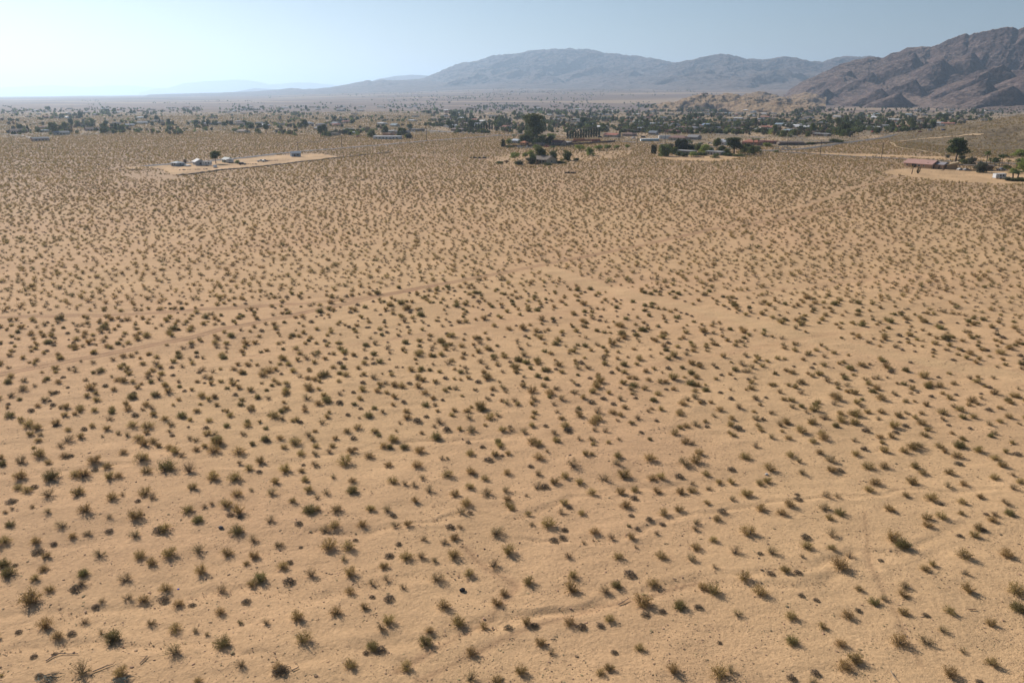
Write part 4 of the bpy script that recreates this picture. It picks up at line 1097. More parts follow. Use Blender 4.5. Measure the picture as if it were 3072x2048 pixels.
# ---------------------------------------------------------------- the homestead on the cleared lot (left)
house(592, 496, 10.8, 6.5, 2.5, (.42, .41, .40), (.62, .60, .57), "grey walled house with white gabled roof in the middle of the left cleared lot", 'gable', yaw=-.25, rise=1.6, garage=False, chim=False)
house(528, 499, 6.8, 5.5, 2.1, (.36, .39, .41), (.48, .50, .50), "small grey shed house at the left end of the cleared lot", 'hip', yaw=.2, rise=1.1, name='shed', cat='shed', nwin=1)
house(680, 488, 8.2, 4.5, 2.3, (.26, .34, .25), (.60, .60, .56), "green sided building with white roof beside the eucalyptus on the cleared lot", 'gable', rise=1.3, name='shed', cat='building', nwin=2)
house(884, 470, 7.2, 5, 2.8, (.33, .36, .40), (.50, .51, .52), "lone blue grey shed at the right end of the cleared lot", 'gable', yaw=.5, rise=1.2, name='shed', cat='shed', nwin=1)
house(555, 499, 9.0, 3.2, .7, (.4, .38, .36), (.55, .54, .52), "low pale slab platform between the grey shed house and the white roofed house", 'flat', name='low_platform', cat='platform', detail=0)
trailer(622, 497, 6.0, 2.3, 2.4, (.66, .65, .62), "rounded white camper parked against the right side of the grey walled house", name='camper_trailer')
trailer(691, 489, 4.2, 2.3, 2.3, (.68, .67, .65), "small white camper at the end of the green sided building", name='camper_trailer')
car(646, 503, 'pickup', (.55, .56, .58), "white pickup truck facing us in front of the homestead", yaw=-1.3)
car(728, 495, 'suv', (.03, .03, .035), "black parked car right of the small green bush on the cleared lot", yaw=.3)
car(783, 486, 'pickup', (.55, .52, .45), "pale pickup truck parked beside the dark car in the middle of the lot", yaw=.2)
car(795, 485, 'sedan', (.05, .04, .06), "dark parked car just behind the pale pickup in the middle of the lot", yaw=.5)
tree('euc', 648, 491, 26, 38, "grey green eucalyptus beside the green sided building on the left cleared lot")
tree('dry', 556, 496, 14, 19, "small dark tree between the shed house and the white roofed house on the lot")
tree('dry', 627, 492, 9, 12, "bare small tree behind the rounded white camper on the lot")
tree('light', 712, 491, 17, 11, "small round light green tree right of the small white camper on the lot")
def pile(px, py, Lm, label, name='debris_pile', col=(.12, .09, .07), h=.8, n=26, yaw=.1):
    p = P(px, py); o = empty(name, p, yaw); r = random.Random(int(px)); b = MB()
    for i in range(n):
        x = r.uniform(-Lm / 2, Lm / 2); s = r.uniform(.3, 1.0)
        b.box((x, r.uniform(-.8, .8), s * .22 * h), (s * 1.8, s * .9, s * .6 * h), r.uniform(0, 3), 0, r.uniform(.5, .9))
    b.build('scrap', mat("scrap_%d" % int(col[0] * 100), col, .9, .4, .8), o); tag(o, label, 'debris'); return o
pile(585, 509, 21, "long low line of dark scrap in front of the homestead", yaw=.28)
pile(745, 493, 11, "short low line of scrap right of the black parked car")
pile(817, 482, 8, "low heap of scrap right of the dark parked car on the lot")
pile(404, 510, 7, "low dark scrap pile in the scrub left of the cleared lot", h=1.2)
pile(1710, 520, 6.2, "low black row of scrap out in the scrub below the cypress row", h=1.8, n=34, col=(.035, .028, .025))
pile(1594, 502, 2.4, "small black heap of scrap in the scrub below the hedged house", h=1.4, n=10, col=(.035, .028, .025))
pile(1435, 475, 11, "row of dark junk cars and scrap left of the brown hedge", h=2.2, n=30, col=(.07, .07, .075))
pile(2092, 472, 11, "grey brushwood heap on the cleared sand below the green yard trees", h=1.0, n=26, col=(.16, .12, .085))

# ---------------------------------------------------------------- hedged house and the yard with the huge tree (middle)
house(1632, 490, 17, 9, 2.8, (.46, .38, .27), (.16, .13, .11), "beige house with dark gabled roof half hidden by trees in the middle distance", 'gable', yaw=-.12, rise=2.3, porch=True)
for a in [('broad', 1598, 490, 27, 30, "round olive tree at the left front of the hedged beige house"), ('euc', 1621, 487, 32, 43, "tall dark tree covering the left half of the hedged beige house"),
          ('broad', 1659, 489, 28, 38, "dark tree in front of the right half of the hedged beige house"), ('palo', 1545, 480, 34, 24, "bright green palo verde left of the hedged beige house"),
          ('palo', 1575, 474, 22, 17, "smaller bright green tree between the palo verde and the beige house"), ('broad', 1702, 482, 32, 32, "dark green spreading tree right of the hedged beige house"),
          ('bush', 1557, 494, 42, 14, "long low green shrub in front of the palo verde"), ('bush', 1500, 491, 26, 10, "brown green hedge section at the left end of the yard"),
          ('dry', 1520, 491, 18, 11, "brown hedge section right of the green hedge section"), ('palm', 1660, 462, 16, 26, "bright palm with drooping fronds behind the hedged beige house"),
          ('bush', 1729, 481, 26, 9, "grey green low shrub right of the spreading tree"), ('palo', 1739, 453, 36, 19, "wide light green tree alone in the sand right of the beige house"),
          ('light', 1769, 467, 25, 26, "upright light green tree below the wide one in the sand"), ('palo', 1796, 452, 32, 17, "light green tree third along the sandy track"),
          ('palo', 1823, 450, 26, 17, "light green tree fourth along the sandy track"), ('palo', 1850, 448, 20, 13, "light green tree fifth along the sandy track"), ('palo', 1882, 446, 18, 13, "light green tree last along the sandy track"),
          ('big', 1601, 434, 58, 92, "huge dark eucalyptus towering over the middle of the desert edge"), ('broad', 1570, 434, 30, 32, "dark green tree at the left foot of the huge eucalyptus"),
          ('broad', 1628, 433, 32, 30, "dark green tree at the right foot of the huge eucalyptus"), ('broad', 1650, 435, 27, 27, "round green tree in front of the red roofed sheds"),
          ('light', 1655, 420, 28, 20, "light green tree behind the red roofed sheds"), ('palm', 1542, 424, 13, 22, "brown palm left of the huge eucalyptus"),
          ('cypress', 1509, 441, 12, 23, "dark column tree at the left end of the yard wall"), ('light', 1527, 433, 20, 18, "light green tree beside the dark column tree at the yard wall")]: tree(*a)
house(1551, 431, 9, 7, 3, (.36, .40, .44), (.42, .46, .50), "pale blue house left of the huge eucalyptus", 'gable', rise=1.3, nwin=2)
house(1574, 436, 7, 5, 2.4, (.38, .20, .12), (.40, .16, .08), "small orange roofed shed under the huge eucalyptus", 'hip', rise=1.4, name='shed', cat='shed', nwin=1)
house(1677, 437, 12, 8, 2.9, (.35, .27, .22), (.14, .065, .055), "house with dark red roof right of the huge eucalyptus", 'gable', yaw=.15, rise=2.0)
house(1698, 436, 10, 7, 2.6, (.20, .17, .15), (.30, .27, .25), "low grey roofed barn beside the dark red roofed house", 'shed', rise=.9, name='barn', cat='barn', nwin=1)
house(1617, 437, 9, 6, 2.5, (.30, .27, .24), (.22, .2, .19), "grey shed in the shade right of the huge eucalyptus", 'flat', name='shed', cat='shed', nwin=1)
def wall_run(pts, h, col, label, name='yard_wall', th=.3, cat='wall'):
    W = [P(a, b) for a, b in pts]; b = MB()
    c0 = W[0]; o = empty(name, c0)
    for a, c in zip(W[:-1], W[1:]):
        L = math.hypot(c.x - a.x, c.y - a.y); n = max(1, int(L / 6)); rz = math.atan2(c.y - a.y, c.x - a.x)
        for k in range(n):
            t = (k + .5) / n; q = a.lerp(c, t); b.box((q.x - c0.x, q.y - c0.y, float(HT(q.x, q.y)) - c0.z + h / 2 - .2), (L / n - .012, th, h + .4), rz)
            b.box((q.x - c0.x, q.y - c0.y, float(HT(q.x, q.y)) - c0.z + h + .05), (L / n - .012, th + .12, .10), rz)
    b.build('panel', wallm(col), o)
    q = MB()
    for a in W: q.box((a.x - c0.x, a.y - c0.y, a.z - c0.z + h / 2), (th + .25, th + .25, h + .3))
    q.build('pillar', wallm(tuple(c * .8 for c in col)), o)
    tag(o, label, cat); return o
wall_run([(1513, 442), (1640, 440), (1800, 430), (1845, 426)], 1.7, (.15, .105, .09), "long low dark wall along the front of the yard under the huge eucalyptus")
wall_run([(1705, 430), (1745, 425), (1797, 423)], 2.0, (.34, .15, .085), "orange red wall enclosing the yard right of the dark red roofed house")
wall_run([(1983, 396), (2055, 395)], 3.2, (.42, .24, .12), "long orange fence behind the white trailer row", name='plank_fence', cat='fence')
def container(px, py, L, col, label, yaw=0, h=2.6):
    p = P(px, py); o = empty('shipping_container', p, yaw); b = MB(); b.box((0, 0, h / 2 + .1), (L, 2.4, h))
    n = int(L / .45)
    for k in range(n): b.box((-L / 2 + (k + .5) * L / n, -1.22, h / 2 + .1), (.16, .06, h - .3))
    b.build('body', wallm(col), o)
    d = MB(); d.box((L / 2 + .03, -.58, h / 2 + .1), (.06, 1.1, h - .2)); d.build('door', wallm(tuple(c * .85 for c in col)), o)
    d = MB(); d.box((L / 2 + .03, .58, h / 2 + .1), (.06, 1.1, h - .2)); d.build('door', wallm(tuple(c * .85 for c in col)), o)
    tag(o, label, 'container'); return o
container(1737, 424, 12, (.34, .16, .07), "orange container standing inside the orange walled yard")
container(1788, 426, 9, (.24, .09, .06), "dark red container at the right end of the walled yard")
# white storage boxes beside the main road
for k in range(9):
    p = P(1924 + k * 6.1, 424 - k * .15); o = empty('storage_box', p, 0)
    b = MB(); b.box((0, 0, 1.3), (1.75, 5.5, 2.4)); b.build('body', wallm((.62, .66, .68)), o)
    d = MB(); d.box((0, -2.78, 1.25), (1.35, .06, 1.9)); d.build('door', wallm((.26, .42, .46)), o)
    tag(o, ("white storage box with a blue door beside the main road, " + (ordinal(k, 9) or "middle one")), 'storage box', 'white storage boxes in a row beside the main road')
trailer(1993, 418, 12.5, 3.0, 3.6, (.68, .67, .65), "big white box trailer right of the row of white storage boxes", win=0, name='box_trailer')
# cypress row
for k in range(13):
    q = k / 12
    tree('cypress', 1703 + 94 * q, 416 - 5.5 * q, 6.6, 21 + 7 * q + random.uniform(-1.5, 1.5), "slim dark cypress in the evenly spaced cypress row, " + (ordinal(k, 13) or "middle one"), 'cypresses in the evenly spaced row')
tree('broad', 1808, 390, 24, 20, "dense round dark tree right of and behind the cypress row"); tree('palm', 1856, 384, 10, 26, "left palm of the pair behind the red roofed house"); tree('palm', 1866, 384, 10, 25, "right palm of the pair behind the red roofed house")
house(1838, 412, 19, 9, 2.9, (.42, .35, .28), (.34, .13, .09), "long house with red roof right of the cypress row", 'gable', rise=1.7, garage=True)
house(1890, 410, 15, 9, 2.8, (.36, .28, .24), (.19, .12, .10), "brown roofed house between the red roofed one and the storage boxes", 'hip', rise=1.6)
house(1962, 405, 10, 8, 2.8, (.40, .36, .32), (.22, .24, .27), "house with blue grey roof behind the white storage boxes", 'gable', yaw=.2, rise=2.0)
house(2040, 423, 21, 10, 3.0, (.44, .37, .29), (.22, .13, .11), "large house with brown tiled roof right of the big white trailer", 'hip', rise=2.3, garage=True)
house(2085, 420, 13, 9, 3.0, (.36, .34, .32), (.24, .23, .23), "grey roofed house touching the large brown tiled house", 'gable', rise=2.2)
house(2022, 400, 17, 8, 2.8, (.28, .14, .11), (.19, .085, .075), "long dark red house above the large brown tiled house", 'hip', rise=1.3)
house(2015, 388, 28, 9, 2.8, (.34, .26, .2), (.34, .33, .33), "very long low house behind the orange fence", 'flat')
house(2121, 382, 12, 8, 3.4, (.20, .27, .38), (.23, .30, .40), "blue house among trees above the middle of the town", 'gable', rise=2.2)

# ---------------------------------------------------------------- yard with dense green trees (centre right)
for a in [('broad', 1992, 469, 46, 39, "big rounded green tree at the left end of the dense yard"), ('light', 2113, 460, 33, 27, "light green tree in the middle of the dense yard"),
          ('broad', 2075, 450, 36, 18, "low dark green tree behind the grey roofed yard house"), ('euc', 2202, 462, 50, 48, "large olive eucalyptus in the dense yard"),
          ('broad', 2232, 459, 27, 23, "dark green round tree just right of the large olive eucalyptus"), ('broad', 2255, 461, 30, 24, "dark green round tree between two others at the right end of the yard"), ('broad', 2272, 458, 24, 21, "last dark green round tree at the right end of the yard"),
          ('broad', 2165, 462, 30, 26, "dark tree left of the large olive eucalyptus"), ('euc', 2150, 452, 24, 36, "thin tall grey tree behind the middle of the dense yard"),
          ('palm', 2066, 444, 13, 26, "slim palm behind the dark cypress clump"), ('palm', 2072, 446, 12, 23, "shorter palm right of the dark cypress clump"),
          ('palm', 2260, 438, 17, 24, "left palm in front of the red roofed house by the junction"), ('palm', 2273, 438, 15, 24, "right palm in front of the red roofed house by the junction"),
          ('light', 2302, 441, 27, 13, "light green shrubby tree in front of the red roofed house by the junction"), ('broad', 2148, 474, 25, 14, "dark round shrub alone on the sand below the dense yard"), ('bush', 2052, 470, 30, 14, "green shrub row in front of the grey roofed yard house"), ('bush', 2150, 464, 50, 14, "dark green hedge in front of the pale yard house")]: tree(*a)
for k in range(4): tree('cypress', 1955 + 4 * k, 462, 4.2, 29, "slim bare dark cypress left of the big rounded tree, " + ordinal(k, 4), 'four slim cypresses at the end of the dense yard')
for k in range(7): tree('cypress', 2027 + 5.3 * k, 450 - (k % 2) * 1.5, 8, 28 + (k * 5 % 7), "dark cypress in the tight clump behind the yard, " + ordinal(k, 7), 'tight clump of dark cypresses')
house(2050, 462, 22, 9, 2.7, (.24, .22, .2), (.30, .29, .28), "grey flat roofed yard house among the dense trees", 'flat', nwin=4)
house(2150, 466, 14, 8, 2.8, (.40, .38, .35), (.40, .40, .40), "pale yard house with carport right of the light green tree", 'flat', nwin=3)
house(2168, 436, 12, 8, 3.4, (.52, .49, .45), (.32, .33, .36), "white two storey house behind the large olive eucalyptus", 'gable', rise=2.0)
house(2262, 436, 18, 9, 2.9, (.38, .19, .12), (.33, .13, .085), "red roofed house by the road junction", 'hip', rise=2.2)
house(2305, 432, 17, 9, 2.9, (.34, .16, .11), (.26, .11, .08), "low dark red wing right of the red roofed house by the junction", 'flat')
house(2375, 436, 24, 9, 2.5, (.17, .13, .1), (.16, .12, .10), "long dark brown house above the road junction", 'gable', rise=1.0)
wall_run([(2335, 436), (2420, 434), (2500, 428)], 1.4, (.16, .12, .10), "low dark brown wall behind the road junction")
for k, (x, y, w) in enumerate([(2330, 446, 12), (2349, 447, 10), (2365, 446, 13), (2356, 443, 9)]):
    pile(x, y, w * .28, ["pale boulder heap left of the pole at the junction", "pale boulder heap just left of the pole foot", "pale boulder heap right of the pole at the junction", "small pale boulder heap behind the pole at the junction"][k], 'boulder_heap', (.45, .41, .37), 2.4, 12)
tree('bush', 2510, 428, 50, 14, "long green hedge at the right end of the dark brown wall")
tree('bush', 2430, 434, 34, 9, "low green hedge in front of the dark brown wall")

# ---------------------------------------------------------------- pink-roofed house and neighbours (right)
def pink_house():
    p = P(2764, 503); o = empty('house', p, -1.0)
    W, D, h = 19.5, 9.5, 3.0
    wm = wallm((.42, .27, .17)); rm = mat("pink_roof", (.40, .235, .195), .85, .07, 1.2)
    rise = 2.1; b = MB()
    b.add([(-W/2, -D/2, 0), (W/2, -D/2, 0), (W/2, D/2, 0), (-W/2, D/2, 0), (-W/2, -D/2, h), (W/2, -D/2, h), (W/2, D/2, h), (-W/2, D/2, h), (-W/2, 0, h + rise), (W/2, 0, h + rise)],
          [(3, 2, 1, 0), (0, 1, 5, 4), (2, 3, 7, 6), (1, 2, 6, 9, 5), (3, 0, 4, 8, 7), (4, 5, 9, 8), (6, 7, 8, 9)])
    b.box((W / 2 + 3.0, 1.2, 1.45), (6.0, 6.6, 2.9)); b.build('wall', wm, o)
    r = MB(); e = .8; s = rise / (D / 2); th = .18
    zt = h + rise + .05 + th; zl = h - e * s + .05 + th
    pr = [(-D/2 - e, zl - th), (-D/2 - e, zl), (0, zt), (D/2 + e, zl), (D/2 + e, zl - th), (0, zt - th)]; n = 6
    x0, x1 = -W/2 - .5, W/2 + .5
    r.add([(x0, y, z) for y, z in pr] + [(x1, y, z) for y, z in pr], [(0, 5, 2, 1), (5, 4, 3, 2), (7, 8, 11, 6), (8, 9, 10, 11)] + [(k, (k + 1) % n, n + (k + 1) % n, n + k) for k in range(n)])
    ro = r.build('roof', rm, o)
    q = MB(); q.tube([(W * .31, -D * .38, h + .5), (W * .31, -D * .38, h + 1.1)], [.35, .3], 8); q.build('roof_vent', rm, ro)
    r2 = MB(); r2.add([(W/2 + .55, -2.6, 3.0), (W/2 + 6.6, -2.6, 3.0), (W/2 + 6.6, 5.1, 3.0), (W/2 + .55, 5.1, 3.0), (W/2 + .55, 1.25, 4.6), (W/2 + 6.6, 1.25, 4.6)],
                      [(3, 2, 1, 0), (0, 1, 5, 4), (2, 3, 4, 5), (1, 2, 5), (3, 0, 4)]); r2.build('annex_roof', roofm((.27, .25, .26)), o)
    d = MB(); d.box((-W / 2 + 7.2, -D / 2 - .03, 1.25), (2.8, .12, 2.5)); d.build('porch_opening', mat("dark_opening", (.02, .018, .015), .9, .05), o)
    for x, w in ((-1.2, 1.6), (1.0, 1.6), (4.3, 1.0), (-W/2 + 2.4, 1.2)):
        f = MB(); f.box((x, -D / 2 - .03, 1.7), (w, .10, 1.1)); fo = f.build('window', framem, o); g = MB(); g.box((x, -D / 2 - .10, 1.7), (w - .25, .05, .85)); g.build('pane', glass, fo)
    f = MB(); f.box((W / 2 + .03, -1.6, 1.3), (.12, 3.2, 2.5)); f.build('garage_door', mat("dark_garage", (.05, .042, .038), .8, .1), o)
    f = MB(); f.box((W / 2 + 3.4, -2.15, 1.3), (1.2, .10, 2.2)); f.build('door', doorm, o)
    tag(o, "long tan house with pink gabled roof on the cleared sand at the right", 'house')
pink_house()
tree('euc', 2866, 490, 58, 74, "tall spreading tree behind the pink roofed house"); 
def carport_house():
    p = P(2905, 510); o = empty('house', p, -.45)
    b = MB(); b.box((-9.5, 2, 1.5), (6, 6, 3)); b.box((9, 1.5, 1.4), (8.5, 6.5, 2.8)); b.build('wall', wallm((.30, .225, .14)), o)
    r = MB(); r.add([(-13, -2, 2.9), (-6.2, -2, 3.0), (-6.2, 5.5, 3.0), (-13, 5.5, 2.9), (-6.2, -2, 4.9), (-6.2, 5.5, 4.9)], [(3, 2, 1, 0), (0, 1, 4), (1, 2, 5, 4), (2, 3, 5), (3, 0, 4, 5)]); r.build('roof', roofm((.36, .27, .16)), o)
    r = MB(); r.box((1.2, 0, 3.05), (14.5, 8.0, .28)); r.box((9.4, 1.5, 3.3), (9.4, 7.4, .2)); r.build('carport_roof', roofm((.17, .13, .10)), o)
    for x in (-5.5, -1.5, 2.5, 6.2):
        q = MB(); q.box((x, -3.7, 1.45), (.18, .18, 2.9)); q.build('post', wood, o)
    tag(o, "brown house with wide open carport right of the pink roofed house", 'house')
carport_house()
car(2880, 511, 'sedan', (.55, .55, .53), "white parked car under the open carport", yaw=.4); car(2898, 512, 'sedan', (.32, .31, .30), "silver parked car under the open carport", yaw=.3)
car(3003, 512, 'pickup', (.10, .13, .17), "blue grey pickup truck on the driveway below the palms", yaw=.05)
trailer(2997, 536, 7.0, 2.4, 2.35, (.66, .66, .66), "white trailer with two dark windows and yellow hitch on the sand at the right", yaw=.22, hitch=(.55, .40, .05))
for a in [('grey', 2939, 518, 38, 34, "round grey green tree in front of the carport house"), ('grey', 2915, 497, 28, 26, "blue grey tree behind the carport roof"), ('palm', 2957, 504, 19, 54, "tallest palm behind the grey green tree"), ('palm', 2966, 508, 20, 36, "middle palm of the three behind the grey green tree"),
          ('palm', 2981, 505, 15, 28, "shortest palm of the three behind the grey green tree"), ('palm', 3024, 498, 15, 20, "short palm above the round green bush at the right edge"), ('bush', 3022, 508, 34, 15, "round bright green bush right of the blue grey pickup"),
          ('palm', 3050, 504, 18, 28, "stout palm near the right edge beside the green tree"), ('light', 3070, 516, 40, 42, "bright green tree cut by the right edge of the frame"), ('light', 3058, 470, 40, 22, "yellow green tree at the foot of the dark hillside"),
          ('palm', 3038, 540, 30, 26, "low palm clump at the right edge below the trailer"), ('palm', 3052, 538, 30, 28, "second low palm clump at the right edge below the trailer"), ('bush', 3050, 543, 60, 14, "low green shrubs at the right edge below the trailer"), ('grey', 3022, 542, 30, 12, "low grey shrub right of the white trailer"),
          ('grey', 2842, 474, 14, 11, "small shrub left of the tall spreading tree"), ('grey', 2885, 486, 22, 20, "low grey tree at the right foot of the tall spreading tree"), ('palm', 2997, 503, 10, 40, "left one of two thin tall palms right of the three palms"), ('palm', 3004, 502, 10, 40, "right one of two thin tall palms right of the three palms")]: tree(*a)

# cactus, stump, fallen trunk on the cleared sand
def stump():
    p = P(2735, 522); o = MB(); o.tube([(0, 0, -.1), (.25, 0, 2.4), (.55, 0, 5.6)], [.30, .24, .2], 8); q = o.build('dead_tree', mat("dead_wood", (.14, .095, .06), .95, .3, 2)); q.location = p
    for _ in (0,): pass
    tag(q, "leaning bare dead tree trunk in front of the pink roofed house", 'trunk')
stump()
def cactus():
    p = P(2754, 520); b = MB()
    for x, h, r, lx in ((0, 3.5, .34, 0), (-.6, 2.6, .25, -.35), (.7, 3.1, .26, .4), (.3, 2.0, .22, .9), (-.2, 1.6, .2, -.8)):
        b.tube([(x * .3, 0, -.1), (x + lx * .5, .1, h * .4), (x + lx * .5, 0, h), (x + lx * .5, 0, h + .2)], [r, r, r * .9, r * .3], 9)
    q = b.build('joshua_tree', mat("cactus_skin", (.05, .045, .022), .9, .3, 3)); q.location = p; tag(q, "dark many armed cactus right of the leaning dead trunk", 'cactus')
cactus()
def fallen():
    p = P(2834, 512); b = MB(); b.tube([(-3.6, -1.8, .15), (-1, -.4, .5), (1.8, .9, 1.5)], [.14, .2, .16], 6)
    for s in range(9):
        a = random.uniform(-.6, 1.4); b.tube([(1.0 + s * .1, .5, 1.2), (1.4 + math.cos(a) * 1.6, .8 + random.uniform(-1, 1), 1.4 + math.sin(a) * 1.5)], [.08, .03], 4)
    q = b.build('fallen_tree', MATS["dead_wood"]); q.location = p; tag(q, "fallen bare tree between the pink roofed house and the carport house", 'fallen tree')
fallen()

# ---------------------------------------------------------------- utility poles and wires
polem = mat("pole_wood", (.095, .07, .05), .9, .2, 2); wirem = mat("wire", (.12, .12, .12), .6, .05)
POLES = [(2644, 477, 47, "utility pole above the left end of the pink roofed house"), (2460, 465, 41, "utility pole left of it beside the main road, above the open scrub"), (2361, 447, 48, "utility pole rising from the pale boulders at the junction"),
         (1995, 431, 35, "utility pole in front of the big white box trailer"), (1857, 424, 42, "utility pole in front of the long red roofed house"), (1702, 418, 34, "utility pole at the left end of the cypress row"),
         (1628, 412, 40, "utility pole behind the huge eucalyptus on its right"), (1280, 423, 54, "taller utility pole where the side road nears the town"), (1026, 445, 34, "utility pole halfway along the side road"),
         (895, 458, 30, "utility pole beside the lone blue grey shed"), (997, 390, 42, "utility pole among the far houses left of the white walled house"), (845, 388, 26, "utility pole near the far left houses, third from the cleared lot"), (804, 386, 24, "utility pole near the far left houses, at the left end of its line"),
         (1548, 412, 44, "utility pole left of the huge eucalyptus behind the palm"), (1912, 428, 20, "short utility pole left of the row of white storage boxes"), (2255, 400, 30, "utility pole among the trees above the junction")]
PT = []
for k, (px, py, hp, lab) in enumerate(POLES):
    p = P(px, py); h = min(13.5, hp * mpp(p)); o = empty('utility_pole', p)
    b = MB(); b.tube([(0, 0, -.4), (0, 0, h)], [.24, .18], 8); b.build('post', polem, o)
    c = MB(); c.box((0, 0, h - .5), (2.4, .12, .14)); co = c.build('crossarm', polem, o)
    for x in (-1.05, -.35, .35, 1.05):
        i_ = MB(); i_.tube([(x, 0, h - .43), (x, 0, h - .24)], [.05, .07], 6); i_.build('insulator', metal, co)
    tag(o, lab.replace("left of it ", ""), 'utility pole', 'wooden utility poles'); PT.append((p, h))
def wires(a, c, label):
    (p, h), (q, g) = PT[a], PT[c]; b = MB()
    for x in (-1.05, .35, 1.05):
        A = p + Vector((x, 0, h - .22)); B = q + Vector((x, 0, g - .22)); pts = []
        for k in range(13):
            t = k / 12; v = A.lerp(B, t); v.z -= 1.6 * 4 * t * (1 - t) * min(1, (A - B).length / 80); pts.append(v)
        b.tube([v - p for v in pts], [.05] * 13, 4)
    o = b.build('power_line', wirem); o.location = p; tag(o, label, 'power line')
wires(0, 1, "power line strung over the open scrub left of the pink roofed house"); wires(1, 2, "power line running in to the pole at the junction boulders")
wires(3, 4, "power line between the box trailer pole and the red roofed house pole"); wires(4, 5, "power line above the cypress row"); wires(13, 7, "power line left of the huge eucalyptus toward the side road")
wires(7, 8, "power line along the upper half of the side road"); wires(8, 9, "power line along the lower half of the side road")

# ---------------------------------------------------------------- long white walled house, left of centre
house(1160, 418, 30, 12, 3.0, (.62, .60, .57), (.50, .50, .50), "long white walled house at the town edge left of centre", 'flat', nwin=6)
house(1165, 410, 14, 7, 3.6, (.46, .27, .16), (.36, .22, .14), "orange brown upper block behind the long white walled house", 'flat')
tree('broad', 1115, 413, 26, 28, "round dark tree behind the left end of the long white walled house"); tree('broad', 1155, 402, 24, 22, "round dark tree behind the middle of the long white walled house")
for k in range(10): tree('cypress', 1404 + 8 * k, 389, 4.5, 19, "thin dark cypress in the thin row at the town edge, " + (ordinal(k, 10)), 'thin row of cypresses at the town edge')
house(1375, 394, 22, 9, 2.7, (.28, .22, .18), (.20, .15, .13), "long brown house behind the thin cypress row", 'gable', rise=1.2)
house(1520, 386, 13, 9, 2.8, (.5, .44, .4), (.30, .14, .10), "red roofed house left of and behind the huge eucalyptus", 'gable', rise=1.8)
house(1447, 368, 16, 9, 2.9, (.64, .62, .60), (.64, .63, .61), "bright white roofed house above the thin cypress row", 'gable', rise=1.4)
house(2110 - 10, 278, 24, 24, 8, (.45, .34, .28), (.5, .4, .34), "unused", 'flat') if False else None

def tank():
    p = Vector((TANKP[0][0], TANKP[0][1], TANKP[0][2])); p.z = float(hill_tank(p.x, p.y)) - 1
    o = empty('water_tank', p); b = MB(); b.tube([(0, 0, -1), (0, 0, 5.6)], [13, 13], 32); b.build('tank_wall', wallm((.42, .31, .25)), o)
    r = MB(); r.tube([(0, 0, 5.62), (0, 0, 5.95), (0, 0, 6.8)], [13.3, 13.3, .6], 32); r.build('tank_roof', roofm((.5, .4, .34)), o)
    tag(o, "squat tan water tank on the left summit of the rocky hills", 'water tank')
tank()

# ---------------------------------------------------------------- scattered town: houses and trees placed in zones
ZONES = [  # x0,x1,y0,y1,trees,houses
 (1300, 1560, 346, 385, 34, 10), (1540, 1960, 345, 392, 62, 30), (1900, 2300, 345, 398, 85, 36), (2280, 2560, 345, 412, 55, 24), (2540, 3072, 345, 392, 100, 44),
 (1300, 1800, 318, 345, 46, 12), (1800, 2500, 330, 346, 60, 18), (2500, 3072, 330, 346, 34, 10), (2600, 3072, 303, 330, 26, 12), (2400, 2620, 318, 335, 12, 3), (2580, 2700, 385, 402, 4, 0),
 (1000, 1300, 320, 345, 40, 10), (700, 1010, 319, 334, 30, 6), (560, 760, 353, 378, 18, 6), (700, 810, 364, 402, 9, 4), (790, 930, 364, 392, 10, 4), (940, 1060, 385, 412, 9, 4), (955, 1210, 354, 381, 20, 7),
 (1060, 1240, 384, 416, 9, 2), (408, 540, 354, 384, 12, 4), (303, 415, 362, 402, 13, 3), (112, 290, 378, 408, 22, 5), (40, 115, 382, 424, 9, 2), (80, 320, 327, 357, 42, 11), (300, 600, 322, 346, 40, 9), (580, 800, 321, 342, 26, 7), (0, 90, 335, 372, 8, 3), (1200, 1420, 345, 395, 18, 5)]
LM = [("huge eucalyptus", 1601, 400), ("cypress row", 1750, 400), ("storage boxes", 1948, 420), ("brown tiled house", 2040, 415), ("dense yard", 2130, 445), ("road junction", 2360, 440),
      ("blue house", 2121, 375), ("dark hillside", 2980, 385), ("thin cypresses", 1440, 380), ("white walled house", 1160, 412), ("rocky hills", 2190, 310), ("cleared lot", 700, 470),
      ("far left scrub", 200, 400), ("left tree belt", 450, 345), ("middle tree belt", 850, 330), ("central tree belt", 1300, 330), ("branch road", 2620, 415), ("upper right fields", 2850, 318), ("red roofed house", 1840, 405), ("brown mountains", 2500, 300), ("open scrub island", 950, 345), ("blue mountain", 1600, 262)]
def lm_phrase(px, py):
    l = min(LM, key=lambda l: math.hypot((l[1] - px) * .6, (l[2] - py) * 1.8))
    dx, dy = px - l[1], py - l[2]
    a = "behind" if dy < -14 else "beside" if abs(dy) <= 14 else "below"
    b = "" if abs(dx) < 30 else ("left of " if dx < 0 else "right of ")
    if a == "beside": return (b or "beside ") + "the " + l[0]
    return a + (" and " + b if b else " ") + "the " + l[0]
WC = [("white", (.60, .58, .55)), ("cream", (.52, .46, .36)), ("tan", (.40, .32, .23)), ("brown", (.26, .19, .14)), ("grey", (.34, .34, .34)), ("pinkish", (.46, .34, .29))]
RC = [("white", (.62, .61, .60)), ("pale grey", (.42, .42, .42)), ("dark grey", (.18, .18, .19)), ("brown", (.20, .145, .115)), ("red tiled", (.32, .13, .09)), ("blue grey", (.25, .31, .35))]
rz_ = random.Random(4242)
hs, ts = [], []
taken = []
roads_all = [v[0] for v in RDW.values()]
def road_clear(x, y, m=7):
    return all(float(seg_dist(np.array([x]), np.array([y]), r)[0]) > m for r in roads_all)
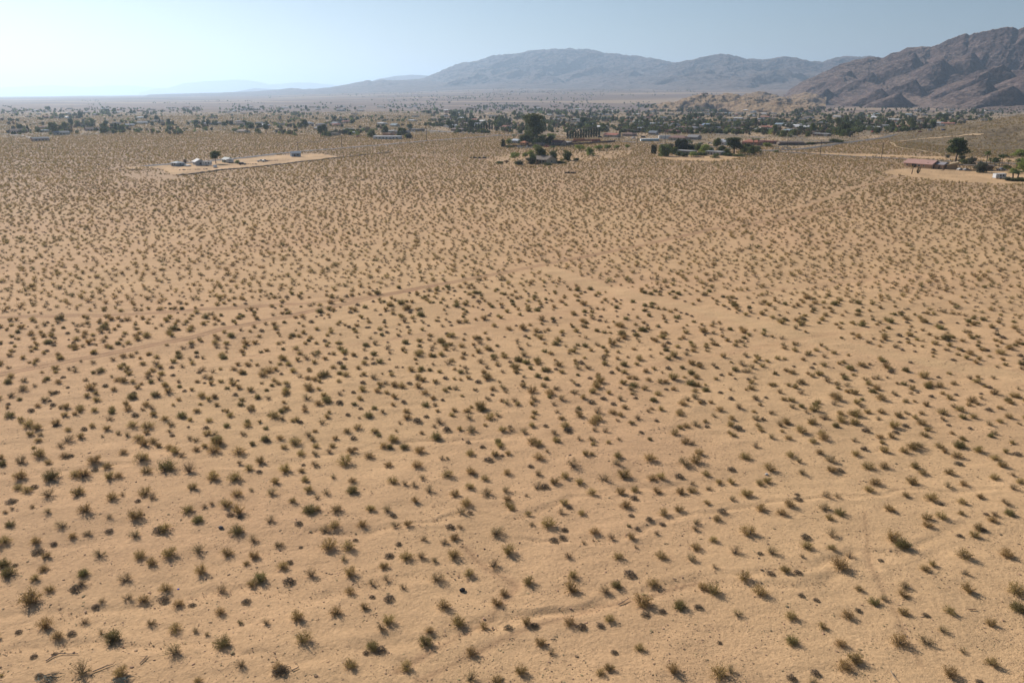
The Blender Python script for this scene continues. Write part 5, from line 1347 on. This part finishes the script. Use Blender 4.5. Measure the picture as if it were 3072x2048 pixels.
for x0, x1, y0, y1, nt_, nh in ZONES:
    for k in range(nh):
        for _ in range(12):
            px, py = rz_.uniform(x0, x1), rz_.uniform(y0, y1)
            gap = 5 + 24 * (py - 290) / 120
            if all(abs(px - a) > gap or abs(py - b) > 4.5 for a, b in taken):
                taken.append((px, py)); hs.append((px, py)); break
    for k in range(int(nt_ * 1.5)):
        if k % 9 == 0 or not ts: cx_, cy_ = rz_.uniform(x0, x1), rz_.uniform(y0, y1)
        for _ in range(6):
            tx, ty = cx_ + rz_.gauss(0, 26), cy_ + rz_.gauss(0, 2.6)
            if x0 <= tx <= x1 and y0 <= ty <= y1: ts.append((tx, ty)); break
# far settlements on the rising plain
for k in range(52): hs.append((rz_.gauss(1560, 190), rz_.uniform(258, 284)))
for k in range(12): hs.append((rz_.uniform(900, 1300), rz_.uniform(268, 300)))
recs = []
for px, py in hs:
    p = P(px, py)
    if p.y > 9000 or not road_clear(p.x, p.y, 14): continue
    if p.y > 500 and hill_right(p.x, p.y) > H(p.x, p.y): continue
    w_, r_ = rz_.choices(WC, [3, 3, 4, 3, 2, 2])[0], rz_.choices(RC, [2, 3, 4, 4, 2.2, 1])[0]
    st = rz_.choices(['gable', 'hip', 'flat'], [5, 3, 3])[0]
    far_ = p.y > 2600
    W = rz_.uniform(13, 22) * (1.3 if far_ else 1); D = rz_.uniform(8, 11); size = "long" if W > 18.5 else "small" if W < 15 else ""
    recs.append([p, px, py, W, D, w_, r_, st, ("%s %s house, %s roof, %s" % (size, w_[0], r_[0], lm_phrase(px, py))).strip()])
def uniq(recs, li, xi):
    g = {}
    for r in recs: g.setdefault(r[li], []).append(r)
    for k, L in g.items():
        if len(L) > 1:
            L.sort(key=lambda r: r[xi])
            for i, r in enumerate(L):
                od = ordinal(i, len(L)); r[li] = k + (", " + od if od else ", in the middle of the group")
uniq(recs, 8, 1)
print("town houses", len(recs))
for p, px, py, W, D, w_, r_, st, lab in recs:
    far_ = p.y > 2300
    house(px, py, W, D, 2.8 if not far_ else 3.4, w_[1], r_[1], lab, st, yaw=rz_.choice([0, 0, .05, -.05, .78, .74]), rise=D * rz_.uniform(.13, .2), pos=p, detail=0 if far_ else (2 if p.y < 1100 else 1), garage=(not far_ and rz_.random() < .4), nwin=3,
          group='houses of the desert town')
def accept(px, py, p): return road_clear(p.x, p.y, 6) and not (p.y > 500 and p.x > 250 and hill_right(p.x, p.y) > H(p.x, p.y))
tr = []
for px, py in ts:
    p = P(px, py)
    if not accept(px, py, p): continue
    kind = rz_.choices(['broad', 'light', 'grey', 'dry', 'pine', 'euc', 'palm', 'cypress', 'bush'], [8, 4, 2.6, 2.0, 1.6, 2.6, 2.8, 1.0, 3])[0]
    hgt = {'broad': (4.5, 9), 'light': (3.5, 6), 'grey': (3, 6), 'dry': (4, 8), 'pine': (7, 12), 'euc': (9, 15), 'palm': (7, 12), 'cypress': (6, 10), 'bush': (2, 3.5)}[kind]
    h = rz_.uniform(*hgt) * 1.05; ratio = {'palm': .38, 'cypress': .22, 'euc': .6, 'pine': .6, 'bush': 1.7}.get(kind, 1.05)
    tr.append([p, px, py, kind, h, h * ratio * rz_.uniform(.85, 1.25), None])
tr.sort(key=lambda r: -(r[4] / mpp(r[0])))
near_t, far_t = tr[:290], tr[290:]
TN = {'broad': 'dark green round tree', 'light': 'light green tree', 'grey': 'grey green tree', 'dry': 'dry brown tree', 'pine': 'dark pointed pine', 'euc': 'tall eucalyptus', 'palm': 'palm', 'cypress': 'slim cypress', 'bush': 'low green bush'}
for r in near_t:
    hpx = r[4] / mpp(r[0]); r[6] = ("large " if hpx > 17 else "small " if hpx < 9.5 else "") + TN[r[3]] + " " + lm_phrase(r[1], r[2])
uniq(near_t, 6, 1)
for p, px, py, kind, h, w, lab in near_t:
    tree(kind, px, py, w, h, lab, 'trees of the desert town', pos=p, px_units=False)
# the many smaller far trees and yard shrubs: one scatter
TF = bpy.data.collections.new("tree_forms"); tfi = {}
def tree_form(kind, i, n):
    tm, cm = tp(kind, i)
    tv = np.array([v.co for v in tm.vertices]); tf = [tuple(p.vertices) for p in tm.polygons]
    cv = np.zeros(len(cm.vertices) * 3); cm.vertices.foreach_get("co", cv); cv = cv.reshape(-1, 3); nq = len(cm.polygons)
    cf = np.zeros(nq * 4, int); cm.loops.foreach_get("vertex_index", cf); cf = cf.reshape(-1, 4)
    if kind != 'palm':
        sel = np.random.default_rng(i).choice(nq, min(n, nq), replace=False); cf = cf[sel]
        q = cv[cf]; c = q.mean(1, keepdims=True); cv = (c + (q - c) * (nq / len(sel)) ** .5).reshape(-1, 3); cf = np.arange(len(cv)).reshape(-1, 4)
    faces = tf + [tuple(f + len(tv)) for f in cf]
    return np_mesh("tree_form", np.concatenate([tv, cv]), faces, [tm.materials[0], cm.materials[0]], [0] * len(tf) + [1] * len(cf))
for kind in ('broad', 'light', 'grey', 'dry', 'pine', 'euc', 'palm', 'cypress', 'bush'):
    for i in range(2):
        o = bpy.data.objects.new("tform_%03d" % len(TF.objects), tree_form(kind, i, 220)); TF.objects.link(o); tfi.setdefault(kind, []).append(len(TF.objects) - 1)
NATW = {'palm': .42, 'cypress': .24, 'euc': .62, 'pine': .66, 'bush': 1.25}
pts, fo, sz = [], [], []
for p, px, py, kind, h, w, lab in far_t:
    pts.append(p); fo.append(rz_.choice(tfi[kind])); s = w / NATW.get(kind, .92); sz.append((s, s, h))
def extra(n, x0, x1, y0, y1, hs_, kinds, gauss=False):
    for q in range(n):
        if q % 7 == 0: cx, cy = (rz_.gauss((x0 + x1) / 2, (x1 - x0) / 4) if gauss else rz_.uniform(x0, x1)), rz_.uniform(y0, y1)
        px = cx + rz_.gauss(0, 22)
        p = P(px, max(y0 - 1, cy + rz_.gauss(0, 1.8)))
        if not accept(px, 0, p) or p.y > 9500: continue
        kind = rz_.choice(kinds); h = rz_.uniform(*hs_); w = h * {'palm': .38, 'cypress': .22, 'bush': 1.6}.get(kind, 1.1)
        pts.append(p); fo.append(rz_.choice(tfi[kind])); s = w / NATW.get(kind, .92); sz.append((s, s, h))
G = ['broad', 'broad', 'bush', 'pine', 'light', 'euc', 'dry']
extra(420, 1000, 2150, 256, 288, (3.5, 8), G, True)      # settlement on the far plain
extra(300, 1000, 1900, 290, 318, (4, 8), G, True)
extra(420, 1250, 2000, 318, 345, (4, 9), G)
extra(1000, 1900, 2600, 342, 405, (2.5, 6.5), ['bush', 'broad', 'broad', 'dry', 'grey'])
extra(800, 1300, 1950, 345, 400, (2.5, 6.5), ['bush', 'broad', 'broad', 'dry', 'grey'])
extra(900, 2400, 3072, 320, 395, (2.5, 6.5), ['bush', 'broad', 'broad', 'dry', 'grey'])
extra(420, 0, 1000, 320, 350, (3, 6), G); extra(520, 0, 1250, 345, 406, (2, 5.5), ['bush', 'dry', 'grey', 'broad', 'light'])
extra(90, 800, 1300, 276, 300, (4, 8), G); extra(70, 150, 900, 300, 316, (3, 7), G)
extra(60, 2040, 2420, 284, 322, (2, 4), ['bush', 'dry'])
TN_ = scatter_nodes("tree_scatter", TF)
print("far trees", len(pts))
scatter("distant_trees", np.array([tuple(p) for p in pts]), fo, np.random.default_rng(3).uniform(0, 6.28, len(pts)), sz, TF, TN_)
# palm row below the rocky hills
for k in range(16):
    px = 2066 + k * 4.3 + (k % 3); tree('palm', px, 334 + (k % 4) * 1.2, 4.2, 12 + (k % 3) * 2, "palm in the palm row below the rocky hills, " + (ordinal(k, 16) or "middle one"), 'palms in the row below the rocky hills')
# cars along the town streets
rc_ = random.Random(9); CC = [("white", (.6, .6, .6)), ("black", (.03, .03, .035)), ("silver", (.35, .36, .37)), ("red", (.30, .04, .03)), ("blue", (.05, .10, .22))]
cl = []
for (px, py) in [(1640, 442), (1560, 443), (1585, 443), (2070, 432), (2102, 433), (2130, 432), (2190, 434), (2620, 398), (2655, 396), (2700, 394), (2790, 392), (2830, 391), (2760, 397), (2560, 396), (1930, 414), (1900, 416), (1800, 414), (770, 386), (900, 388), (1240, 396), (340, 398), (1075, 412)]:
    c = rc_.choice(CC); kd = rc_.choice(['sedan', 'suv', 'pickup', 'van']); cl.append([px, py, c, kd, "%s parked %s %s" % (c[0], {'sedan': 'car', 'suv': 'tall car', 'pickup': 'pickup truck', 'van': 'van'}[kd], lm_phrase(px, py))])
uniq(cl, 4, 0)
for px, py, c, kd, lab in cl: car(px, py, kd, c[1], lab, yaw=rc_.uniform(-.5, .5), group='cars parked around the town')

# ---------------------------------------------------------------- small things in the near desert
def rock(name, px, py, w, h, col, label, seed):
    rng = np.random.default_rng(seed); import bmesh
    bm = bmesh.new(); bmesh.ops.create_icosphere(bm, subdivisions=3, radius=1.0)
    for v in bm.verts:
        n = v.co.normalized(); f = 1 + .22 * float(noise(n.x * 1.6 + seed, n.y * 1.6 + n.z * 1.3, seed)) + .08 * float(noise(n.x * 5, n.y * 5 + n.z * 4, seed))
        v.co = Vector((n.x * w / 2, n.y * w / 2 * .8, n.z * h / 2 + h * .3)) * f
    me = bpy.data.meshes.new(name); bm.to_mesh(me); bm.free(); me.materials.append(mat("stone_%d" % seed, col, .9, .2, 6, bump=.5))
    o = link(name, me); o.location = P(px, py); tag(o, label, 'rock' if 'rock' in name else 'debris')
rock('rock', 663, 1584, .52, .34, (.16, .15, .15), "round grey rock on bare sand in the lower left", 1)
rock('rock', 2300, 1424, .42, .3, (.62, .60, .57), "white rock under a creosote bush right of the middle", 2)
rock('debris_lump', 1387, 1771, .55, .36, (.03, .03, .035), "black lump of debris on open sand near the bottom middle", 3)
def branch(name, pts, label, seed, col=(.15, .12, .10), r=.045, twigs=4):
    rng = random.Random(seed); W = [P(a, b) for a, b in pts]; c0 = W[0]; b = MB()
    L = [w - c0 + Vector((0, 0, .06 + .08 * rng.random())) for w in W]; b.tube(L, [r * (1 - .5 * k / len(L)) for k in range(len(L))], 6)
    for k in range(twigs):
        q = rng.choice(L[1:]); b.tube([q, q + Vector((rng.uniform(-.5, .5), rng.uniform(-.5, .5), rng.uniform(.02, .25)))], [r * .5, r * .15], 4)
    o = b.build(name, mat("driftwood_%d" % seed, col, .9, .25, 5)); o.location = c0; tag(o, label, 'branch')
branch('fallen_branch', [(138, 1984), (160, 1970), (180, 1962), (205, 1963), (235, 1962)], "long fallen dry branch bent like an elbow in the lower left corner", 11)
branch('fallen_branch', [(278, 2016), (300, 2008), (318, 2000), (340, 1993)], "grey fallen branch between two bushes at the lower left bottom", 12)
branch('fallen_branch', [(420, 1991), (432, 1980), (443, 1969)], "short dark stick pointing up right near the bottom left", 13, r=.04)
branch('fallen_branch', [(1855, 1814), (1870, 1807), (1886, 1797)], "forked dry stick on the sand right of the middle near the bottom", 14)
branch('fallen_branch', [(2672, 2015), (2680, 2028), (2695, 2046)], "long pale stick at the bottom right edge", 15, (.3, .23, .16))
branch('fallen_branch', [(2018, 1737), (2030, 1739)], "tiny straight stick beside the wash in the lower right half", 16, twigs=0)
branch('fallen_branch', [(876, 2013), (896, 2003)], "thin stick leaning out of the dark bush at the bottom left", 17, twigs=1)
branch('fallen_branch', [(2905, 1829), (2928, 1829)], "short straight brown stick in the lower right corner area", 18, (.2, .12, .07), twigs=0)
def yucca_heap(px, py, label, seed):
    rng = random.Random(seed); b = MB()
    for k in range(46):
        a = rng.uniform(-.9, .7); l = rng.uniform(.5, 1.1); x, y = rng.uniform(-.6, .6), rng.uniform(-.35, .35); z = rng.uniform(.04, .3)
        b.tube([(x, y, z), (x + l * .5 * math.cos(a), y + l * .5 * math.sin(a), z + .06), (x + l * math.cos(a), y + l * math.sin(a), max(.02, z - .1))], [.02, .018, .005], 4)
    o = b.build('dead_yucca', mat("dead_yucca_leaf", (.19, .20, .16), .8, .25, 4)); o.location = P(px, py); tag(o, label, 'dead plant')
yucca_heap(132, 2036, "heap of dead grey yucca leaves in the bottom left corner", 3); yucca_heap(352, 2046, "heap of dead grey yucca leaves at the bottom edge below two bushes", 4)
bl = MB(); bl.box((0, 0, .05), (.2, .12, .06), .4, 0, .8); o = bl.build('litter', mat("blue_plastic", (.03, .05, .45), .5, .05)); o.location = P(535, 1767); tag(o, "scrap of blue litter on the sand in the lower left", 'litter')

# pebbles and crumbs of soil
PF = bpy.data.collections.new("pebble_forms")
for i in range(4):
    rng = np.random.default_rng(70 + i); import bmesh
    bm = bmesh.new(); bmesh.ops.create_icosphere(bm, subdivisions=1, radius=.5)
    for v in bm.verts: v.co = v.co * float(rng.uniform(.7, 1.2)); v.co.z = v.co.z * .55 + .1
    me = bpy.data.meshes.new("pebble"); bm.to_mesh(me); bm.free(); me.materials.append(mat("clod_soil", (.34, .23, .13), .95, .2, 3, rnd=.35) if i < 3 else mat("clod_dark", (.10, .07, .05), .95, .2, 3, rnd=.3))
    PF.objects.link(bpy.data.objects.new("pebble_form_%d" % i, me))
def pebbles():
    rng = np.random.default_rng(8); n = 120000
    y = 42 + (150 - 42) * rng.random(n) ** 1.3; x = rng.uniform(-.75, .75, n) * (y + 14)
    k = fbm(x / 6, y / 4, 3, 33) + rng.random(n) * .9 > .42
    x, y = x[k], y[k]; n = len(x)
    s = np.clip(rng.lognormal(-2.68, .5, n), .03, .32)
    return np.c_[x, y, HT(x, y)], rng.choice(4, n, p=[.33, .32, .31, .04]), rng.uniform(0, 6.28, n), np.c_[s * rng.uniform(.8, 1.8, n), s, s * .8]
scatter("soil_clods", *pebbles(), PF, scatter_nodes("pebble_scatter", PF))
for a in [('broad', 2835, 500, 22, 15, "low dark shrubby tree between the fallen tree and the pink roofed house annex"), ('dry', 2968, 512, 26, 14, "brown bushy tree between the grey green tree and the blue grey pickup"),
          ('bush', 3010, 472, 40, 10, "low scrub patch at the foot of the dark hillside behind the palms"), ('light', 3064, 497, 26, 24, "yellow green tree behind the stout palm near the right edge"),
          ('broad', 2330, 458, 16, 8, "small dark shrub on the verge left of the junction"), ('bush', 2100, 466, 60, 12, "dark shrub row in front of the dense yard"), ('broad', 2020, 462, 34, 22, "dark green tree right of the big rounded green tree"),
          ('light', 1610, 444, 26, 10, "light green grass clump in front of the huge eucalyptus"), ('bush', 1685, 490, 40, 9, "low shrubs at the right foot of the hedged beige house"), ('grey', 1590, 492, 30, 20, "grey bushy tree at the left corner of the hedged beige house")]: tree(*a)
pile(2130, 438, 16, "row of mixed yard clutter behind the dense yard", h=1.6, n=40, col=(.3, .3, .32), name='yard_clutter')
pile(1590, 444, 24, "long row of pale yard clutter under the huge eucalyptus", h=1.5, n=50, col=(.36, .35, .34), name='yard_clutter')
for a in [('broad', 2040, 468, 30, 15, "low dark green shrubby tree at the front left of the dense yard"), ('light', 2080, 469, 26, 14, "small light green tree at the front of the dense yard"), ('broad', 2095, 453, 28, 25, "dark green tree behind the light green tree of the dense yard"),
          ('bush', 2185, 468, 46, 12, "dark low hedge below the large olive eucalyptus"), ('broad', 2132, 462, 22, 20, "dark green tree between the light green tree and the pale yard house"), ('broad', 2180, 465, 26, 20, "dark green tree at the left foot of the large olive eucalyptus"),
          ('grey', 2008, 450, 26, 20, "grey green tree behind the big rounded green tree"), ('bush', 2215, 470, 40, 10, "low scrub row at the front right of the dense yard"), ('broad', 2242, 452, 30, 22, "dark green tree behind the dark round trees of the dense yard"),
          ('broad', 1625, 470, 28, 24, "dark tree behind the roof ridge of the hedged beige house"), ('light', 1592, 468, 24, 18, "light green tree behind the left side of the hedged beige house"), ('bush', 1643, 496, 36, 9, "low hedge in front of the hedged beige house porch"),
          ('broad', 1585, 428, 30, 40, "dark tree joined to the left flank of the huge eucalyptus"), ('broad', 1612, 436, 30, 22, "dark low tree right under the huge eucalyptus"), ('bush', 1530, 444, 36, 9, "green shrub row below the yard wall left of the huge eucalyptus"),
          ('broad', 2895, 494, 30, 20, "dark brushy tree behind the carport roof"), ('light', 3040, 520, 24, 16, "small bright green tree below the blue grey pickup"), ('broad', 2988, 488, 24, 16, "dark green tree between the palms behind the pickup")]: tree(*a)
# ---------------------------------------------------------------- haze
def haze():
    b = MB(); zt, zb = 1150.0, -60.0
    b.box((0, 24500, (zt + zb) / 2), (130000, 52000, zt - zb))
    m = bpy.data.materials.new("haze_air"); m.use_nodes = True; N = m.node_tree.nodes
    for n in list(N):
        if n.type == 'BSDF_PRINCIPLED': N.remove(n)
    v = N.new("ShaderNodeVolumePrincipled")
    v.inputs["Color"].default_value = (0.58, 0.765, 0.985, 1); v.inputs["Density"].default_value = HAZE
    v.inputs["Anisotropy"].default_value = 0.45
    v.inputs["Absorption Color"].default_value = (0, 0, 0, 1)
    m.node_tree.links.new(v.outputs[0], N["Material Output"].inputs["Volume"])
    o = b.build("haze", m); tag(o, kind='stuff')
HAZE = 6.2e-5
haze()
